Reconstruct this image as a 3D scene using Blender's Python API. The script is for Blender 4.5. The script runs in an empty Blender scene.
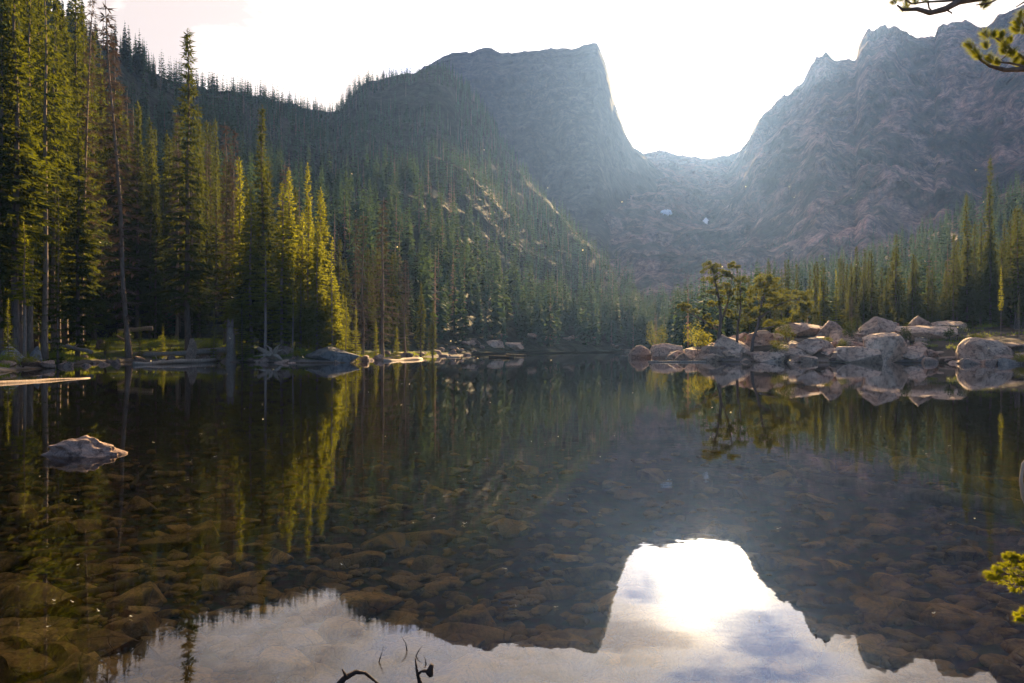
import bpy, bmesh, math, random
import numpy as np
from mathutils import Vector, Matrix
from mathutils import noise as mnoise
from mathutils.bvhtree import BVHTree

F = 682.67          # focal length in pixels of the photograph (24 mm on 36 mm)
CAMZ = 1.65
HOR = 348.0
SUN_EL = math.radians(17.5)
SUN_AZ = math.radians(15.8)      # clockwise from +Y (view direction)
RNG = np.random.default_rng(7)
rnd = random.Random(11)

scene = bpy.context.scene
COL = scene.collection

# ------------------------------------------------------------------ helpers
def at(px, Y, py=None):
    X = (px - 512.0) / F * Y
    return X, Y, (CAMZ + (HOR - py) / F * Y) if py is not None else None

def zof(py, Y):
    return CAMZ + (HOR - py) / F * Y

def hash3(ix, iy, iz):
    with np.errstate(over='ignore'):
        h = (ix.astype(np.int64) * 374761393 + iy.astype(np.int64) * 668265263 + iz.astype(np.int64) * 2147483647) & 0xFFFFFFFF
        h = ((h ^ (h >> 13)) * 1274126177) & 0xFFFFFFFF
        h = h ^ (h >> 16)
        h = (h * 2246822519) & 0xFFFFFFFF
        h = h ^ (h >> 15)
    return h.astype(np.float64) / 4294967295.0

def vnoise(x, y, z=None):
    x = np.asarray(x, float); y = np.asarray(y, float)
    z = np.zeros_like(x) if z is None else np.asarray(z, float)
    ix, iy, iz = np.floor(x), np.floor(y), np.floor(z)
    fx, fy, fz = x - ix, y - iy, z - iz
    fx = fx * fx * (3 - 2 * fx); fy = fy * fy * (3 - 2 * fy); fz = fz * fz * (3 - 2 * fz)
    ix = ix.astype(np.int64); iy = iy.astype(np.int64); iz = iz.astype(np.int64)
    r = 0
    for a in (0, 1):
        for b in (0, 1):
            for c in (0, 1):
                w = (fx if a else 1 - fx) * (fy if b else 1 - fy) * (fz if c else 1 - fz)
                r = r + w * hash3(ix + a, iy + b, iz + c)
    return r * 2 - 1

def fbm(x, y, z=None, octv=4, gain=.5, ridged=False):
    s, a, n = 0, 1.0, 0
    z = np.zeros_like(np.asarray(x, float)) if z is None else z
    for i in range(octv):
        v = vnoise(x * 2 ** i + 17.3 * i, y * 2 ** i - 9.1 * i, z * 2 ** i + 3.7 * i)
        if ridged:
            v = 1 - 2 * np.abs(v)
        s = s + a * v; n += a; a *= gain
    return s / n

def mesh_np(name, verts, faces, smooth=False, attr=None):
    """faces: list of (k-index arrays) or one (M,k) array"""
    me = bpy.data.meshes.new(name)
    verts = np.asarray(verts, np.float32)
    fl = faces if isinstance(faces, list) else [faces]
    fl = [np.asarray(f, np.int32) for f in fl if len(f)]
    me.vertices.add(len(verts)); me.vertices.foreach_set('co', verts.ravel())
    tot = np.concatenate([np.full(len(f), f.shape[1], np.int32) for f in fl])
    idx = np.concatenate([f.ravel() for f in fl])
    me.loops.add(len(idx)); me.loops.foreach_set('vertex_index', idx)
    me.polygons.add(len(tot))
    st = np.zeros(len(tot), np.int32); st[1:] = np.cumsum(tot)[:-1]
    me.polygons.foreach_set('loop_start', st)
    me.polygons.foreach_set('loop_total', tot)
    me.polygons.foreach_set('use_smooth', np.full(len(tot), smooth, bool))
    if attr is not None:
        a = me.attributes.new('tint', 'FLOAT', 'POINT')
        a.data.foreach_set('value', np.asarray(attr, np.float32))
    me.update(calc_edges=True); me.validate()
    return me

def link(name, me, mat=None, parent=None, loc=None):
    o = bpy.data.objects.new(name, me); COL.objects.link(o)
    if mat is not None and me is not None and len(me.materials) == 0:
        me.materials.append(mat)
    if parent is not None: o.parent = parent
    if loc is not None: o.location = loc
    return o

def tag(o, label, cat, group=None, kind=None):
    o['label'] = label
    if cat: o['category'] = cat
    if group: o['group'] = group
    if kind: o['kind'] = kind
    return o

def structure(o):
    o['kind'] = 'structure'; return o

def empty(name, loc, rz=0.0, scale=(1, 1, 1)):
    o = bpy.data.objects.new(name, None); COL.objects.link(o)
    o.location = loc; o.rotation_euler = (0, 0, rz); o.scale = scale
    o.empty_display_size = .2
    return o

class MB:
    """collects tubes, kites and loose quads into one mesh"""
    def __init__(s): s.v = []; s.q = []; s.t = []; s.n = 0
    def add(s, vs, quads=(), tris=()):
        b = s.n
        s.v.extend(vs); s.n += len(vs)
        s.q.extend([tuple(i + b for i in f) for f in quads])
        s.t.extend([tuple(i + b for i in f) for f in tris])
    def tube(s, pts, rad, sides=7, jitter=0., cap=True):
        pts = [Vector(p) for p in pts]; n = len(pts)
        ring = []
        ref = None
        for i, p in enumerate(pts):
            d = (pts[min(i + 1, n - 1)] - pts[max(i - 1, 0)])
            if d.length < 1e-9: d = Vector((0, 0, 1))
            d.normalize()
            if ref is None:
                ref = Vector((1, 0, 0)) if abs(d.x) < .8 else Vector((0, 1, 0))
            u = (ref - d * ref.dot(d)).normalized(); w = d.cross(u); ref = u
            for k in range(sides):
                a = 2 * math.pi * k / sides
                r = rad[i] * (1 + jitter * (rnd.random() - .5) * 2)
                ring.append(tuple(p + (u * math.cos(a) + w * math.sin(a)) * r))
        quads = []
        for i in range(n - 1):
            for k in range(sides):
                k2 = (k + 1) % sides
                quads.append((i * sides + k, i * sides + k2, (i + 1) * sides + k2, (i + 1) * sides + k))
        tris = []
        if cap:
            ring.append(tuple(pts[0])); ring.append(tuple(pts[-1]))
            c0, c1 = n * sides, n * sides + 1
            for k in range(sides):
                k2 = (k + 1) % sides
                tris.append((c0, k2, k)); tris.append((c1, (n - 1) * sides + k, (n - 1) * sides + k2))
        s.add(ring, quads, tris)
    def kite(s, p, d, side, L, W, mid=.4):
        p = Vector(p)
        a = p; b = p + d * (L * mid) + side * (W * .5); c = p + d * L; e = p + d * (L * mid) - side * (W * .5)
        s.add([tuple(a), tuple(b), tuple(c), tuple(e)], [(0, 1, 2, 3)])
    def mesh(s, name, smooth=False):
        return mesh_np(name, np.array(s.v, float).reshape(-1, 3), [np.array(s.q, int).reshape(-1, 4), np.array(s.t, int).reshape(-1, 3)], smooth)

# ------------------------------------------------------------------ materials
def new_mat(name):
    m = bpy.data.materials.new(name); m.use_nodes = True
    nt = m.node_tree
    for n in list(nt.nodes): nt.nodes.remove(n)
    out = nt.nodes.new('ShaderNodeOutputMaterial')
    return m, nt, out

def N(nt, typ, **kw):
    n = nt.nodes.new(typ)
    for k, v in kw.items():
        if k in n.inputs: n.inputs[k].default_value = v
        else: setattr(n, k, v)
    return n

def ramp(nt, fac, stops):
    r = nt.nodes.new('ShaderNodeValToRGB')
    cr = r.color_ramp
    while len(cr.elements) > 1: cr.elements.remove(cr.elements[-1])
    cr.elements[0].position = stops[0][0]; cr.elements[0].color = (*stops[0][1], 1)
    for p, c in stops[1:]:
        e = cr.elements.new(p); e.color = (*c, 1)
    nt.links.new(fac, r.inputs['Fac'])
    return r.outputs['Color']

def noise(nt, vec, scale, detail=4, rough=.55, dist=0):
    n = N(nt, 'ShaderNodeTexNoise'); n.inputs['Scale'].default_value = scale
    n.inputs['Detail'].default_value = detail; n.inputs['Roughness'].default_value = rough
    n.inputs['Distortion'].default_value = dist
    if vec is not None: nt.links.new(vec, n.inputs['Vector'])
    return n.outputs['Fac']

def mapping(nt, vec, scale=(1, 1, 1), rot=(0, 0, 0)):
    m = N(nt, 'ShaderNodeMapping'); m.inputs['Scale'].default_value = scale; m.inputs['Rotation'].default_value = rot
    nt.links.new(vec, m.inputs['Vector']); return m.outputs['Vector']

def mixc(nt, fac, a, b, mode='MIX'):
    m = N(nt, 'ShaderNodeMix', data_type='RGBA', blend_type=mode)
    for s, v in ((m.inputs[0], fac), (m.inputs[6], a), (m.inputs[7], b)):
        if isinstance(v, (int, float)): s.default_value = v
        elif isinstance(v, tuple): s.default_value = (*v, 1)
        else: nt.links.new(v, s)
    return m.outputs[2]

def math_(nt, op, a, b=None, c=None, clamp=False):
    m = N(nt, 'ShaderNodeMath', operation=op); m.use_clamp = clamp
    for s, v in zip(m.inputs, (a, b, c)):
        if v is None: continue
        if isinstance(v, (int, float)): s.default_value = v
        else: nt.links.new(v, s)
    return m.outputs[0]

def bump(nt, h, strength, dist):
    b = N(nt, 'ShaderNodeBump'); b.inputs['Strength'].default_value = strength; b.inputs['Distance'].default_value = dist
    nt.links.new(h, b.inputs['Height']); return b.outputs['Normal']

def principled(nt, out, col, rough=.85, normal=None, spec=.3):
    p = N(nt, 'ShaderNodeBsdfPrincipled')
    p.inputs['Roughness'].default_value = rough; p.inputs['Specular IOR Level'].default_value = spec
    if isinstance(col, tuple): p.inputs['Base Color'].default_value = (*col, 1)
    else: nt.links.new(col, p.inputs['Base Color'])
    if normal is not None: nt.links.new(normal, p.inputs['Normal'])
    if out is not None: nt.links.new(p.outputs[0], out.inputs['Surface'])
    return p

def objco(nt): return N(nt, 'ShaderNodeTexCoord').outputs['Object']
def wpos(nt): return N(nt, 'ShaderNodeNewGeometry').outputs['Position']

def mat_leaf(name, dark, light, trans, tfac=.4, use_attr=False, dead=None):
    m, nt, out = new_mat(name)
    co = objco(nt)
    n1 = noise(nt, co, .9, 3)
    if use_attr:
        a = N(nt, 'ShaderNodeAttribute', attribute_name='tint'); r = a.outputs['Fac']
    else:
        r = N(nt, 'ShaderNodeObjectInfo').outputs['Random']
    f = math_(nt, 'ADD', math_(nt, 'MULTIPLY', n1, .5 if use_attr else .7), math_(nt, 'MULTIPLY', r, .75 if use_attr else .5))
    col = ramp(nt, f, [(.25, dark), (.8, light)])
    tcol = mixc(nt, r, trans, tuple(c * .7 for c in trans))
    if dead is not None:
        k = math_(nt, 'GREATER_THAN', r, .84)
        col = mixc(nt, k, col, dead); tcol = mixc(nt, k, tcol, dead)
    d = principled(nt, None, col, .85, spec=.04)
    t = N(nt, 'ShaderNodeBsdfTranslucent'); nt.links.new(tcol, t.inputs['Color'])
    mx = N(nt, 'ShaderNodeMixShader'); mx.inputs[0].default_value = tfac
    nt.links.new(d.outputs[0], mx.inputs[1]); nt.links.new(t.outputs[0], mx.inputs[2])
    nt.links.new(mx.outputs[0], out.inputs['Surface'])
    return m

def mat_bark(name, a, b, sc=3.0):
    m, nt, out = new_mat(name)
    co = mapping(nt, objco(nt), (sc * 3, sc * 3, sc * .5))
    n1 = noise(nt, co, 2.0, 5, .65)
    col = ramp(nt, n1, [(.3, a), (.7, b)])
    principled(nt, out, col, .9, bump(nt, n1, .6, .03), .15)
    return m

def mat_rock(name, a, b, dark, sc=1.0, bd=.05, lichen=(.10, .095, .08)):
    m, nt, out = new_mat(name)
    co = wpos(nt)
    big = noise(nt, co, .6 * sc, 5, .6)
    mid = noise(nt, co, 2.6 * sc, 6, .65, .4)
    fine = noise(nt, co, 22 * sc, 4, .7)
    col = ramp(nt, big, [(.3, a), (.7, b)])
    sp = ramp(nt, mid, [(.40, (1, 1, 1)), (.5, (0, 0, 0))])
    col = mixc(nt, math_(nt, 'MULTIPLY', sp, .75), col, dark)
    li = ramp(nt, noise(nt, co, 6 * sc, 5, .7), [(.57, (0, 0, 0)), (.66, (1, 1, 1))])
    col = mixc(nt, math_(nt, 'MULTIPLY', li, .3), col, lichen)
    fi = ramp(nt, fine, [(.3, (.65, .63, .6)), (.7, (1.25, 1.22, 1.2))])
    col = mixc(nt, 1.0, col, fi, 'MULTIPLY')
    v = N(nt, 'ShaderNodeTexVoronoi', feature='DISTANCE_TO_EDGE'); v.inputs['Scale'].default_value = .8 * sc
    wv = N(nt, 'ShaderNodeVectorMath', operation='ADD')
    nz = N(nt, 'ShaderNodeTexNoise'); nz.inputs['Scale'].default_value = 1.5 * sc
    nt.links.new(co, nz.inputs['Vector']); nt.links.new(co, wv.inputs[0]); nt.links.new(nz.outputs['Color'], wv.inputs[1])
    nt.links.new(wv.outputs[0], v.inputs['Vector'])
    crack = ramp(nt, v.outputs['Distance'], [(.0, (0, 0, 0)), (.025, (1, 1, 1))])
    col = mixc(nt, math_(nt, 'MULTIPLY', math_(nt, 'SUBTRACT', 1.0, crack), .45), col, (.05, .045, .04))
    rr = N(nt, 'ShaderNodeObjectInfo').outputs['Random']
    col = mixc(nt, 1.0, col, ramp(nt, rr, [(0, (.62, .60, .58)), (.5, (1, .97, .94)), (1, (1.35, 1.3, 1.22))]), 'MULTIPLY')
    h = math_(nt, 'ADD', math_(nt, 'MULTIPLY', mid, 1.0), math_(nt, 'ADD', math_(nt, 'MULTIPLY', fine, .25), math_(nt, 'MULTIPLY', crack, .25)))
    principled(nt, out, col, .85, bump(nt, h, .8, bd), .25)
    return m

def mat_mountain(name, rock, rock2, veg, strx=(1, 1, 1), rot=(0, 0, 0), veg_lo=.5, bdist=6.0, scale=1.0):
    m, nt, out = new_mat(name)
    co = wpos(nt)
    st = mapping(nt, co, tuple(.012 * s * scale for s in strx), rot)
    n1 = noise(nt, st, 1.0, 4, .6)
    n2 = noise(nt, co, .012 * scale, 8, .62)
    n3 = noise(nt, co, .06 * scale, 6, .7)
    n4 = noise(nt, co, .22 * scale, 4, .7)
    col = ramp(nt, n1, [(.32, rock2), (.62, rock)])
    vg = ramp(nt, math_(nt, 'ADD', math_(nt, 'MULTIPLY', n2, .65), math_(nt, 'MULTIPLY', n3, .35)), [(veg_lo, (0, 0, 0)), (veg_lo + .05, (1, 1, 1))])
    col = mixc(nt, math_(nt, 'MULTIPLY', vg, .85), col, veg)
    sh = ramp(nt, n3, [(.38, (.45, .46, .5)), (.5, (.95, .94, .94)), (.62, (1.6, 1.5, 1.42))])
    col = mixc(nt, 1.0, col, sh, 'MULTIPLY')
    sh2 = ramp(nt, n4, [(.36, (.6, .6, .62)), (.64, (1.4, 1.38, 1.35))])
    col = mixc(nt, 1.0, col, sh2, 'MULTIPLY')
    h = math_(nt, 'ADD', math_(nt, 'ADD', math_(nt, 'MULTIPLY', n1, 1.0), math_(nt, 'MULTIPLY', n3, .35)), math_(nt, 'MULTIPLY', n4, .12))
    wp = N(nt, 'ShaderNodeVectorMath', operation='MULTIPLY_ADD'); nn = N(nt, 'ShaderNodeTexNoise'); nn.inputs['Scale'].default_value = .02 * scale; nn.inputs['Detail'].default_value = 5
    nt.links.new(co, nn.inputs['Vector']); nt.links.new(nn.outputs['Color'], wp.inputs[0]); wp.inputs[1].default_value = (45 / scale, 45 / scale, 45 / scale); nt.links.new(co, wp.inputs[2])
    for sc_, dk, hw in ((.016, .5, 1.6), (.05, .35, .7)):
        vv = N(nt, 'ShaderNodeTexVoronoi', feature='DISTANCE_TO_EDGE'); vv.inputs['Scale'].default_value = 1.0
        nt.links.new(mapping(nt, wp.outputs[0], tuple(sc_ * scale * q for q in (1, 1, .45)), (.2, .35, 0)), vv.inputs['Vector'])
        e_ = ramp(nt, vv.outputs['Distance'], [(0, (0, 0, 0)), (.12, (1, 1, 1))])
        col = mixc(nt, math_(nt, 'MULTIPLY', math_(nt, 'SUBTRACT', 1.0, e_), dk), col, tuple(c * .35 for c in rock2))
        h = math_(nt, 'ADD', h, math_(nt, 'MULTIPLY', e_, hw * .5))
    principled(nt, out, col, .95, bump(nt, h, .8, bdist), .1)
    return m

M = {}
M['needle'] = mat_leaf('needles', (.010, .026, .009), (.034, .062, .016), (.23, .25, .010), .25)
M['needle_sun_tint'] = mat_leaf('sun_tinted_needles', (.03, .06, .010), (.08, .115, .018), (.46, .46, .015), .5)  # sunlight on the needles put into a lighter, yellower colour
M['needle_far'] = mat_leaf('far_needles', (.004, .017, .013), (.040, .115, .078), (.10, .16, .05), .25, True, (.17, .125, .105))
M['dead'] = mat_leaf('dead_twigs', (.09, .07, .06), (.17, .135, .115), (.16, .11, .08), .2)
M['bark'] = mat_bark('bark', (.07, .05, .04), (.20, .15, .12))
M['bark_pale'] = mat_bark('weathered_bark', (.13, .09, .065), (.33, .25, .19))
M['log'] = mat_bark('bleached_wood', (.19, .13, .09), (.46, .36, .26), 2.0)
M['log_dark'] = mat_bark('wet_dark_wood', (.02, .015, .012), (.075, .05, .035), 4.0)
M['sunk'] = mat_bark('waterlogged_wood', (.10, .065, .025), (.22, .15, .06), 2.0)
M['granite'] = mat_rock('pink_grey_granite', (.44, .275, .18), (.70, .50, .355), (.17, .11, .08), .8, .15)
M['granite_small'] = mat_rock('shore_granite', (.25, .16, .115), (.44, .31, .23), (.08, .055, .045), 2.5, .03)
M['grey_rock'] = mat_rock('grey_lichened_rock', (.15, .15, .14), (.27, .26, .24), (.09, .09, .085), .8, .08)
M['slab'] = mat_rock('reflection_tinted_stone', (.36, .19, .055), (.66, .40, .14), (.13, .075, .025), 2.0, .03, (.11, .12, .02))  # green blotches paint the lake's green flare and reflection into the stone
M['grass'] = mat_leaf('grass_blades', (.08, .125, .015), (.16, .21, .025), (.34, .38, .03), .4)
M['bush'] = mat_leaf('willow_leaves', (.05, .07, .012), (.13, .135, .02), (.38, .37, .03), .45)
M['pine'] = mat_leaf('pine_needles', (.014, .026, .008), (.055, .075, .016), (.22, .22, .015), .34)
M['pine_sun_tint'] = mat_leaf('sun_tinted_pine_needles', (.03, .05, .010), (.09, .12, .018), (.42, .44, .03), .5)  # backlit glow of the overhanging tufts painted in as brighter needles
M['snow'], nt, out = new_mat('snow'); principled(nt, out, (.8, .8, .82), .6)
M['insect'], nt, out = new_mat('insect_wing')
_t = N(nt, 'ShaderNodeBsdfTranslucent'); _t.inputs['Color'].default_value = (.9, .8, .5, 1)
_d = N(nt, 'ShaderNodeBsdfDiffuse'); _d.inputs['Color'].default_value = (.8, .75, .6, 1)
_m = N(nt, 'ShaderNodeMixShader'); nt.links.new(_t.outputs[0], _m.inputs[1]); nt.links.new(_d.outputs[0], _m.inputs[2]); nt.links.new(_m.outputs[0], out.inputs['Surface'])

# ------------------------------------------------------------------ lake outline and ground
SHORE = [(-35, 47), (-38, 55), (-43, 66), (-46, 78), (-41, 86), (-36, 85), (-31, 78), (-26, 75.5), (-18.5, 76), (-19, 86), (-20, 97), (-18, 112),
         (-16.5, 125), (-11, 152), (-8, 172), (4, 208), (16, 238), (32, 262), (43, 250), (42, 215), (34, 160), (25, 116), (22.5, 92), (25, 82), (31, 79.5), (37, 76.5), (43, 77), (47, 75),
         (47, 71), (51, 69.5), (54, 66), (48, 55), (33, 34), (20, 17.5), (8.5, 8), (3.4, 4.3), (2.25, 2.7), (1.0, 1.15), (-1.5, .9), (-5, 1.3), (-10, 3.2),
         (-17, 11), (-24, 24), (-31, 38)]
SH = np.array(SHORE, float)

def shore_dist(x, y):
    """signed distance to the waterline, positive on land"""
    x = np.asarray(x, float); y = np.asarray(y, float)
    d2 = np.full(x.shape, 1e18); inside = np.zeros(x.shape, bool)
    n = len(SH)
    for i in range(n):
        ax, ay = SH[i]; bx, by = SH[(i + 1) % n]
        ex, ey = bx - ax, by - ay
        t = np.clip(((x - ax) * ex + (y - ay) * ey) / (ex * ex + ey * ey), 0, 1)
        d2 = np.minimum(d2, (x - ax - t * ex) ** 2 + (y - ay - t * ey) ** 2)
        c = ((ay > y) != (by > y))
        with np.errstate(divide='ignore', invalid='ignore'):
            xi = ex * (y - ay) / (ey if ey != 0 else 1e-9) + ax
        inside ^= c & (x < xi)
    d = np.sqrt(d2)
    return np.where(inside, -d, d)

def sdist(x, y):
    d2 = 1e18; ins = False; n = len(SHORE)
    for i in range(n):
        ax, ay = SHORE[i]; bx, by = SHORE[(i + 1) % n]
        ex, ey = bx - ax, by - ay
        t = ((x - ax) * ex + (y - ay) * ey) / (ex * ex + ey * ey); t = 0 if t < 0 else 1 if t > 1 else t
        q = (x - ax - t * ex) ** 2 + (y - ay - t * ey) ** 2
        if q < d2: d2 = q
        if (ay > y) != (by > y) and x < ex * (y - ay) / ey + ax: ins = not ins
    d = math.sqrt(d2)
    return -d if ins else d

def snoise(x, y, o=3):
    return mnoise.fractal(Vector((x, y, .37)), 1.0, 2.0, o) * .9

def ground_z(x, y):
    d = shore_dist(x, y)
    d = d + .9 * np.clip(np.hypot(x, y) / 40, .05, 1) * fbm(x / 4, y / 4, octv=3)
    right = np.clip((x - 18) / 8, 0, 1) * np.clip((150 - y) / 40, 0, 1) * np.clip((y - 30) / 20, 0, 1)
    k = 1 + .55 * right
    near = np.clip(np.hypot(x, y) / 25, 0, 1)
    land = (2.6 * k * (1 - np.exp(-np.maximum(d, 0) / 11.0)) + .02 * np.maximum(d, 0)) * (.35 + .65 * near)
    land = land + np.clip(d, 0, 3) * .12 * fbm(x / 3, y / 3, octv=4)
    depth = np.maximum(-d, 0)
    bed = -(.62 * (1 - np.exp(-depth / 1.6)) + .95 * (1 - np.exp(-np.maximum(depth - 6, 0) / 14)) + 2.0 * (1 - np.exp(-np.maximum(depth - 20, 0) / 25)))
    bed = bed + np.clip(depth, 0, 1.2) * .10 * fbm(x / .9, y / .9, octv=4)
    return np.where(d > 0, land, bed)

def axis(lo, hi, f0, f1, n, spread_lo, spread_hi, m):
    a = np.linspace(f0, f1, n)
    return np.concatenate([lo + 0 * a[:0], f0 - (f0 - lo) * np.linspace(1, 0, m + 1)[:-1] ** 2, a, f1 + (hi - f1) * np.linspace(0, 1, m + 1)[1:] ** 2])

gx = np.concatenate([axis(-2600, 2600, -75, 95, 340, 0, 0, 30)])
gx = np.unique(np.concatenate([gx, np.linspace(-7, 7, 200)]))
gy = np.unique(np.concatenate([axis(-600, 3400, -6, 280, 380, 0, 0, 30), np.linspace(.5, 14, 180)]))
GX, GY = np.meshgrid(gx, gy)
GZ = ground_z(GX.ravel(), GY.ravel()).reshape(GX.shape)

def grid_faces(nr, nc):
    i = np.arange(nr - 1)[:, None] * nc + np.arange(nc - 1)[None, :]
    return np.stack([i, i + 1, i + nc + 1, i + nc], -1).reshape(-1, 4)

ground_me = mesh_np('ground', np.stack([GX, GY, GZ], -1).reshape(-1, 3), grid_faces(*GX.shape), True)
m, nt, out = new_mat('lake_bed_and_bank')
co = wpos(nt)
sep = N(nt, 'ShaderNodeSeparateXYZ'); nt.links.new(co, sep.inputs[0])
bedn = noise(nt, co, 3.5, 6, .7)
bed = ramp(nt, bedn, [(.3, (.03, .02, .009)), (.5, (.075, .05, .02)), (.72, (.15, .10, .042))])
peb = N(nt, 'ShaderNodeTexVoronoi'); peb.inputs['Scale'].default_value = 9; nt.links.new(co, peb.inputs['Vector'])
bed = mixc(nt, .5, bed, mixc(nt, 1.0, bed, peb.outputs['Color'], 'MULTIPLY'))
gn = noise(nt, co, .5, 5, .65); gf = noise(nt, co, 5, 4, .7)
grs = ramp(nt, gn, [(.34, (.045, .037, .022)), (.48, (.06, .085, .016)), (.66, (.10, .13, .02))])
rgt = ramp(nt, math_(nt, 'MULTIPLY', sep.outputs[0], .02), [(.30, (0, 0, 0)), (.5, (1, 1, 1))])
grs = mixc(nt, rgt, grs, ramp(nt, gn, [(.4, (.035, .028, .018)), (.6, (.10, .07, .05))]))
grs = mixc(nt, ramp(nt, gf, [(.5, (0, 0, 0)), (.7, (.7, .7, .7))]), grs, (.10, .08, .05))
land = math_(nt, 'MULTIPLY', math_(nt, 'ADD', sep.outputs[2], math_(nt, 'MULTIPLY', math_(nt, 'SUBTRACT', gf, .5), .3)), 6, clamp=True)
gravel = ramp(nt, noise(nt, co, 7, 4, .7), [(.3, (.09, .07, .055)), (.7, (.27, .22, .18))])
up = math_(nt, 'SUBTRACT', math_(nt, 'MULTIPLY', math_(nt, 'ADD', sep.outputs[2], math_(nt, 'MULTIPLY', math_(nt, 'SUBTRACT', gn, .5), .8)), 3), .8, clamp=True)
col = mixc(nt, land, bed, mixc(nt, up, gravel, grs))
principled(nt, out, col, .95, bump(nt, math_(nt, 'ADD', bedn, peb.outputs['Distance']), .7, .05), .1)
ground = structure(link('ground', ground_me, m))

# ------------------------------------------------------------------ mountains
BVHS = []
def add_bvh(me):
    vs = [tuple(v.co) for v in me.vertices]
    BVHS.append(BVHTree.FromPolygons(vs, [tuple(p.vertices) for p in me.polygons]))
add_bvh(ground_me)
def hz(x, y):
    z = -1e9
    for b in BVHS:
        h = b.ray_cast(Vector((x, y, 2000)), Vector((0, 0, -1)))
        if h[0] is not None: z = max(z, h[0].z)
    return z

def GB(x, y):
    h = BVHS[0].ray_cast(Vector((x, y, 500)), Vector((0, 0, -1)))
    return h[0].z if h[0] is not None else -.6

def interp(tab, x, col):
    t = np.array(tab, float)
    return np.interp(x, t[:, 0], t[:, col])

def massif(name, tab, px, rows, prof, rough_r=6, crag=3.0, wl=120., amp=.05, rad=.02, seed=0, mat=None, back=.35, foot_z=0., ledge=0.):
    """tab rows: px, ridge py, ridge depth, foot depth. A real slope from the foot up to the crest and down the far side."""
    px = np.asarray(px, float)
    py = interp(tab, px, 1); Yr = interp(tab, px, 2); Y0 = interp(tab, px, 3)
    s = (px - 512) / F
    py = py - crag * .7 * np.maximum(vnoise(px / 5.3 + seed, px * 0 + 1.7), 0) ** 2 * 2 - crag * fbm(px / 9. + seed, px * 0 + seed, octv=4, gain=.6) - .6 * crag * np.maximum(fbm(px / 22. + 50 + seed, px * 0 + 3.3, octv=3, ridged=True), 0)
    Zr = CAMZ + (HOR - py) / F * Yr
    t = np.concatenate([np.linspace(0, 1, rows), 1 + np.linspace(0, 1, 14)[1:] * back])
    P = np.array(prof, float)
    f = np.interp(np.minimum(t, 1), P[:, 0], P[:, 1])
    f = np.where(t > 1, 1 - (t - 1) / back * .8, f)
    T, S = np.meshgrid(t, s, indexing='ij')
    Y = Y0 + (Yr - Y0) * T
    Z = foot_z + (Zr - foot_z) * f[:, None]
    X = S * Y
    env = np.clip(T * 5, 0, 1) * np.clip((1 - T) * 8, 0, 1)
    hgt = np.maximum(Zr - foot_z, 1)
    Z = Z + env * amp * hgt * (fbm(X / wl + seed, Y / wl - seed, octv=6, gain=.55) + .7 * fbm(X / wl * .7 + 5, Y / wl * .7, octv=5, ridged=True) - .3)
    # relief along the line towards the lake: ribs and gullies
    g = fbm(X / (wl * .5), Z / (wl * 1.6) + seed, Y / wl, octv=6, gain=.5, ridged=True)
    led = Z / 34. + .9 * fbm(X / 130., Y / 130., octv=3) ; led = led - np.floor(led)
    k = 1 + rad * np.clip(T * 4, 0, 1) * (g - .2) + ledge * np.clip(T * 4, 0, 1) * np.minimum(led * 1.3, (1 - led) * 5)
    X, Y, Z = X * k, Y * k, (Z - CAMZ) * k + CAMZ
    me = mesh_np(name, np.stack([X, Y, Z], -1).reshape(-1, 3), grid_faces(*X.shape), True)
    o = structure(link(name, me, mat))
    add_bvh(me)
    return o

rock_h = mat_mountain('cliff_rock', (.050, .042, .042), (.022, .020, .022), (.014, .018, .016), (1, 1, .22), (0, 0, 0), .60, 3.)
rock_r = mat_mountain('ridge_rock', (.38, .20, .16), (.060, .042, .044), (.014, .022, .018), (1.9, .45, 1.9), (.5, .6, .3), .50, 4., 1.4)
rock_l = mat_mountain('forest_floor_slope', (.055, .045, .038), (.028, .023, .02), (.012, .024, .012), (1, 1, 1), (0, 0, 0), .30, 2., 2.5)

LEFT = [(-700, -300, 150, 30), (-400, -170, 190, 45), (-150, -110, 225, 55), (0, -45, 260, 70), (60, 22, 290, 85), (110, 50, 320, 100), (160, 78, 370, 110), (200, 88, 420, 108), (260, 97, 500, 100), (300, 108, 560, 98),
        (340, 114, 610, 100), (347, 100, 620, 102), (364, 84, 650, 110), (378, 80, 670, 120), (420, 72, 715, 135), (440, 66, 740, 145), (449, 70, 745, 150), (462, 86, 735, 155), (480, 106, 725, 165), (505, 146, 690, 180),
        (535, 188, 620, 200), (570, 226, 540, 222), (600, 256, 470, 240), (630, 282, 420, 255), (660, 308, 370, 265), (690, 330, 330, 270), (730, 352, 300, 272)]
massif('hillside', LEFT, np.arange(-700, 731, 3.0), 150, [(0, 0), (.25, .17), (.5, .42), (.8, .78), (1, 1)], crag=2.2, wl=70, amp=.06, rad=.012, seed=3, mat=rock_l, foot_z=.5)
HALL = [(360, 110, 1500, 600), (400, 84, 1500, 600), (440, 58, 1500, 600), (452, 52, 1500, 600), (470, 53, 1500, 600), (484, 47.5, 1500, 600), (492, 48, 1500, 600), (500, 53, 1500, 600), (522, 52, 1500, 600), (545, 50.5, 1500, 600),
        (562, 48.5, 1500, 600), (571, 50, 1500, 600), (585, 45, 1500, 600), (597, 43, 1500, 600), (600, 50, 1500, 600), (606, 66, 1500, 600), (611, 84, 1505, 600), (613, 98, 1505, 600), (620, 118, 1510, 600), (626, 134, 1515, 600), (634, 148, 1520, 600), (642, 154, 1530, 600), (680, 190, 1550, 600), (720, 235, 1550, 600), (760, 300, 1550, 600)]
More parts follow.
